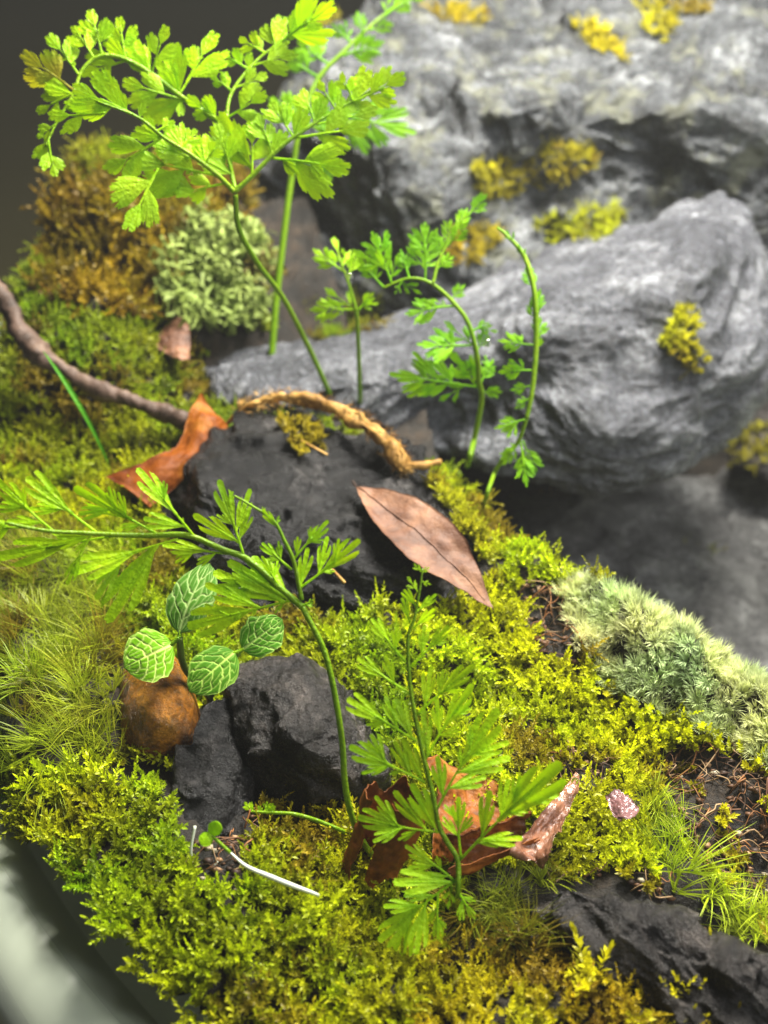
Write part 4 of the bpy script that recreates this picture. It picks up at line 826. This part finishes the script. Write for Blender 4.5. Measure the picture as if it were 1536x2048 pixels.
# ------------------------------------------------------------------ nerve plant
Q = lambda x, y, d: P(200 + x * .2734, 1100 + y * .2734, d - .75)
gb = ground_hit(410, 1395); npz = thing('nerve_plant', gb, 'small nerve plant with four round white-veined green leaves', 'plant')
n1 = Q(580, 640, 16.2); n2 = Q(1015, 745, 16.1)
mk_tube('stem', np.array([gb - [0, 0, .2], Q(800, 1080, 16.9), Q(620, 860, 16.5), n1]), [.05, .05, .045], M['stem_dark'], npz, seg=8)
mk_tube('stem', np.array([Q(800, 1080, 16.9), Q(900, 900, 16.6), n2]), [.05, .045, .04], M['stem_dark'], npz, seg=8)
def nerve_leaf(base, tip, width, dark, vein, tilt, seed):
    nrm = norm(norm(CAM - base) + np.array(tilt)); A, c, t, s, w = blade(base, tip, nrm, width, [(0, .2), (.08, .5), (.2, .82), (.4, 1), (.58, .97), (.75, .78), (.9, .45), (1, .12)], bend=.09, fold=-.05, n=110, m=61, wr=.006, seed=seed)
    ss = s * np.ones_like(t); tt = t * np.ones_like(s); a = np.abs(ss)
    mid = np.exp(-(ss * w / (.06 * (1.15 - tt))) ** 2)
    wn = .05 * fbm(np.stack([tt * 5, ss * 3, 0 * ss], -1), 3, seed); tq = tt - .34 * a ** 1.25 + wn; ph = (tq * 5.6 + .1 * np.sign(ss)); fr = np.abs((ph % 1) - .5) * 2
    lat = np.exp(-((1 - fr) / .19) ** 2) * sstep(.02, .06, tq) * (1 - sstep(.8, .95, tq))
    cross = .5 * np.exp(-(((a * 3.6 + .7 * vnoise(np.stack([ph, ss * 3, 0 * ss], -1), seed)) % 1 - .5) / .12) ** 2) * (1 - sstep(.9, 1, a)) * sstep(.1, .2, a)
    rimv = .35 * sstep(.86, .97, a)
    v = np.clip(np.maximum.reduce([mid, lat, cross, rimv]), 0, 1)[..., None]
    A = A + c * (.012 * (1 - v) + .03 * fbm(A * 1.6, 3, seed + 60)[..., None])
    nz = 1 + .15 * fbm(A * 3, 3, seed)[..., None]
    C = (np.array(dark) * (1 - v) + np.array(vein) * v) * nz
    V, Fq = solid(A, c, .015); return V, Fq, np.vstack([C.reshape(-1, 3)] * 2)
for (bq, tq_, wd, dk, vn, tl, sd_) in [((530, 690, 16.2), (175, 860, 15.9), .35, (.16, .40, .005), (.66, .78, .22), (0, -.1, .25), 1), ((580, 610, 16.2), (800, 95, 16.6), .32, (.055, .16, .010), (.32, .44, .14), (-.35, 0, .2), 2),
                                       ((985, 745, 16.1), (650, 1035, 15.8), .29, (.06, .19, .004), (.42, .60, .11), (0, -.1, .2), 3), ((1040, 730, 16.1), (1335, 505, 16.2), .27, (.06, .20, .006), (.44, .62, .15), (.1, -.2, .3), 4)]:
    V, Fq, C = nerve_leaf(Q(*bq), Q(*tq_), wd, dk, vn, tl, sd_); lo = mk('leaf', V, Fq, M['fitt'], npz, col=C)
    nd = n1 if bq[0] < 700 else n2; mk_tube('leaf_stalk', np.array([nd, Q(*bq) + (Q(*tq_) - Q(*bq)) * .04]), [.03, .025], M['stem'], npz, lo, seg=6)

# ------------------------------------------------------------------ seedling, grass blade, strands, sporophyte, litter
sh3 = min(GD(560, 1750), GD(480, 1700), GD(630, 1790)) - .5 - 14.05
Q = lambda x, y, d: P(200 + x * .3255, 1500 + y * .3255, d + sh3)
sb = ground_hit(640, 1800); sp_ = thing('seedling', sb, 'tiny seedling with two green seed leaves on a white stem', 'seedling')
mk_tube('stem', np.array([sb, Q(1345, 895, 14.0), Q(1200, 840, 13.95), Q(1050, 780, 13.95), Q(900, 715, 14.0), Q(800, 630, 14.1)]), [.006, .018, .028, .029, .022, .012], M['white'], sp_, seg=9, n=50)
mk_tube('stem', np.array([Q(800, 630, 14.1), Q(740, 575, 14.1), Q(690, 530, 14.1)]), [.02, .02, .018], M['stem'], sp_, seg=8)
for (tx, ty) in ((728, 445), (615, 577)):
    A, c, *_ = blade(Q(685, 520, 14.1), Q(tx, ty, 14.05), norm(norm(CAM - Q(685, 520, 14)) + [0, 0, .3]), .085, [(0, .4), (.3, .95), (.6, 1), (.85, .75), (1, .2)], bend=.05, fold=-.15, n=20, m=9); mk('seed_leaf', *solid(A, c, .015), M['fern'], sp_)
A, c, *_ = blade(P(218, 930, 20.6), P(85, 700, 20.2), norm(norm(CAM - P(150, 800, 20)) + [.3, 0, 0]), .045, [(0, .3), (.3, .7), (.6, 1), (.85, .6), (1, .1)], bend=.14, fold=.3, n=30, m=7)
tag(mk('grass_blade', *solid(A, c), M['fern_deep']), 'single thin green grass blade crossing the twig at left', 'grass blade')
for i, (pp, rad, lab) in enumerate([([(385, 1745, 14.2), (382, 1700, 14.1), (390, 1652, 14.1)], .018, 'thin whitish dry strand standing beside the tiny seedling, the longer of two'), ([(418, 1745, 14.1), (436, 1722, 14.1)], .014, 'short whitish dry strand below the tiny seedling leaves')]):
    tag(mk_tube('dry_strand', np.array([P(*q) for q in pp]), rad, M['white'], seg=6), lab, 'strand', 'whitish dry strands')
so = thing('moss_sporophyte', P(1176, 1262, 18.0), 'thin reddish moss spore stalk rising from the pale cushion moss', 'spore stalk')
mk_tube('stalk', np.array([P(1176, 1262, 18.0), P(1178, 1220, 17.9), P(1174, 1170, 17.9)]), [.016, .013], M['bark'], so, seg=6)
mk_tube('capsule', np.array([P(1174, 1176, 17.9), P(1173, 1164, 17.9), P(1172, 1152, 17.9)]), [.03, .06, .02], M['leaf_purple'], so, seg=10, n=14)
# roots and crumbs on the bare soil
parts = []; r3 = np.random.default_rng(17)
cand = SP[(owner == 'bare2') | (owner == 'bare3') | (owner == 'bare1') | (owner == 'bare4') | (owner == 'gap')]
for k in range(260):
    c0 = cand[r3.integers(0, len(cand))]; a = r3.uniform(0, 6.28); l = r3.uniform(.15, .8); dv = np.array([math.cos(a), math.sin(a), 0])
    pl = []
    for t in np.linspace(0, 1, 5):
        q = c0 + dv * l * (t - .5) + np.array([r3.normal(0, .05), r3.normal(0, .05), 0]); q[2] = H(q[0], q[1]) + .05 + .16 * math.sin(t * 3.14) * r3.uniform(.2, 1); pl.append(q)
    V, Fq, cc = tube(np.array(pl), r3.uniform(.003, .011), seg=5, n=12); Fq = np.vstack([Fq[:, [0, 1, 2]], Fq[:, [0, 2, 3]], cc])
    col = np.array([(.26, .11, .035), (.12, .055, .025), (.34, .22, .11), (.06, .035, .02)][r3.integers(0, 4)]) * r3.uniform(.7, 1.2)
    parts.append((V, Fq, np.tile(col, (len(V), 1))))
for k in range(420):
    c0 = cand[r3.integers(0, len(cand))]; s_ = r3.uniform(.02, .07); th = np.linspace(0, 6.28, 7)[:-1]
    V = np.array([[math.cos(t) * s_, math.sin(t) * s_ * .7, 0] for t in th] + [[0, 0, s_ * .6], [0, 0, -s_ * .5]]) * r3.uniform(.7, 1.3, (8, 1))
    Fq = [[j, (j + 1) % 6, 6] for j in range(6)] + [[(j + 1) % 6, j, 7] for j in range(6)]
    V = V + np.array([c0[0], c0[1], H(c0[0], c0[1]) + s_ * .5]); col = np.array([(.12, .06, .03), (.34, .20, .10), (.05, .03, .02), (.42, .36, .24)][r3.choice(4, p=[.4, .2, .3, .1])])
    parts.append((V, np.array(Fq), np.tile(col, (8, 1))))
V, Fq, C = join(parts); tag(mk('root_litter', V, Fq, M['root'], col=C), 'rusty root threads and soil crumbs on the bare ground at lower right', 'litter', kind='stuff')

# water drops on leaves, loose straw on the slab
def drop(p, r, nrm, lab):
    th = np.linspace(0, np.pi, 9); ph = np.linspace(0, 2 * np.pi, 14, endpoint=False); a = norm(np.cross(nrm, [.3, .2, .9])); b = np.cross(nrm, a)
    V = p + r * (np.sin(th)[:, None, None] * (np.cos(ph)[None, :, None] * a + np.sin(ph)[None, :, None] * b) + .7 * np.cos(th)[:, None, None] * nrm)
    tag(mk('water_drop', V.reshape(-1, 3), gridfaces(9, 14, 0, True), M['drop']), lab, 'water drop', 'water drops on leaves')
for (px, py, d, r, lab) in [(700, 552, 19.95, .05, 'tiny clear water drop on the leftmost middle fern'), (975, 686, 19.4, .06, 'tiny clear water drop beside the arching middle fern stem'), (1150, 1562, 14.6, .045, 'tiny clear water drop at the tip of the wet folded leaf')]:
    drop(P(px, py, d), r, norm(CAM - P(px, py, d)), lab)
for (a, b, z, lab) in [((664, 1138), (690, 1166), .75, 'short tan straw bit on the slab below the arching fern tips'), ((600, 880), (655, 910), 1.1, 'thin reddish straw on the slab under the tan rhizome')]:
    tag(mk_tube('straw', np.array([PZ(*a, z), PZ((a[0] + b[0]) / 2, (a[1] + b[1]) / 2, z + .06), PZ(*b, z)]), .022, M['tan'], seg=6), lab, 'straw', 'straw bits on the slab')
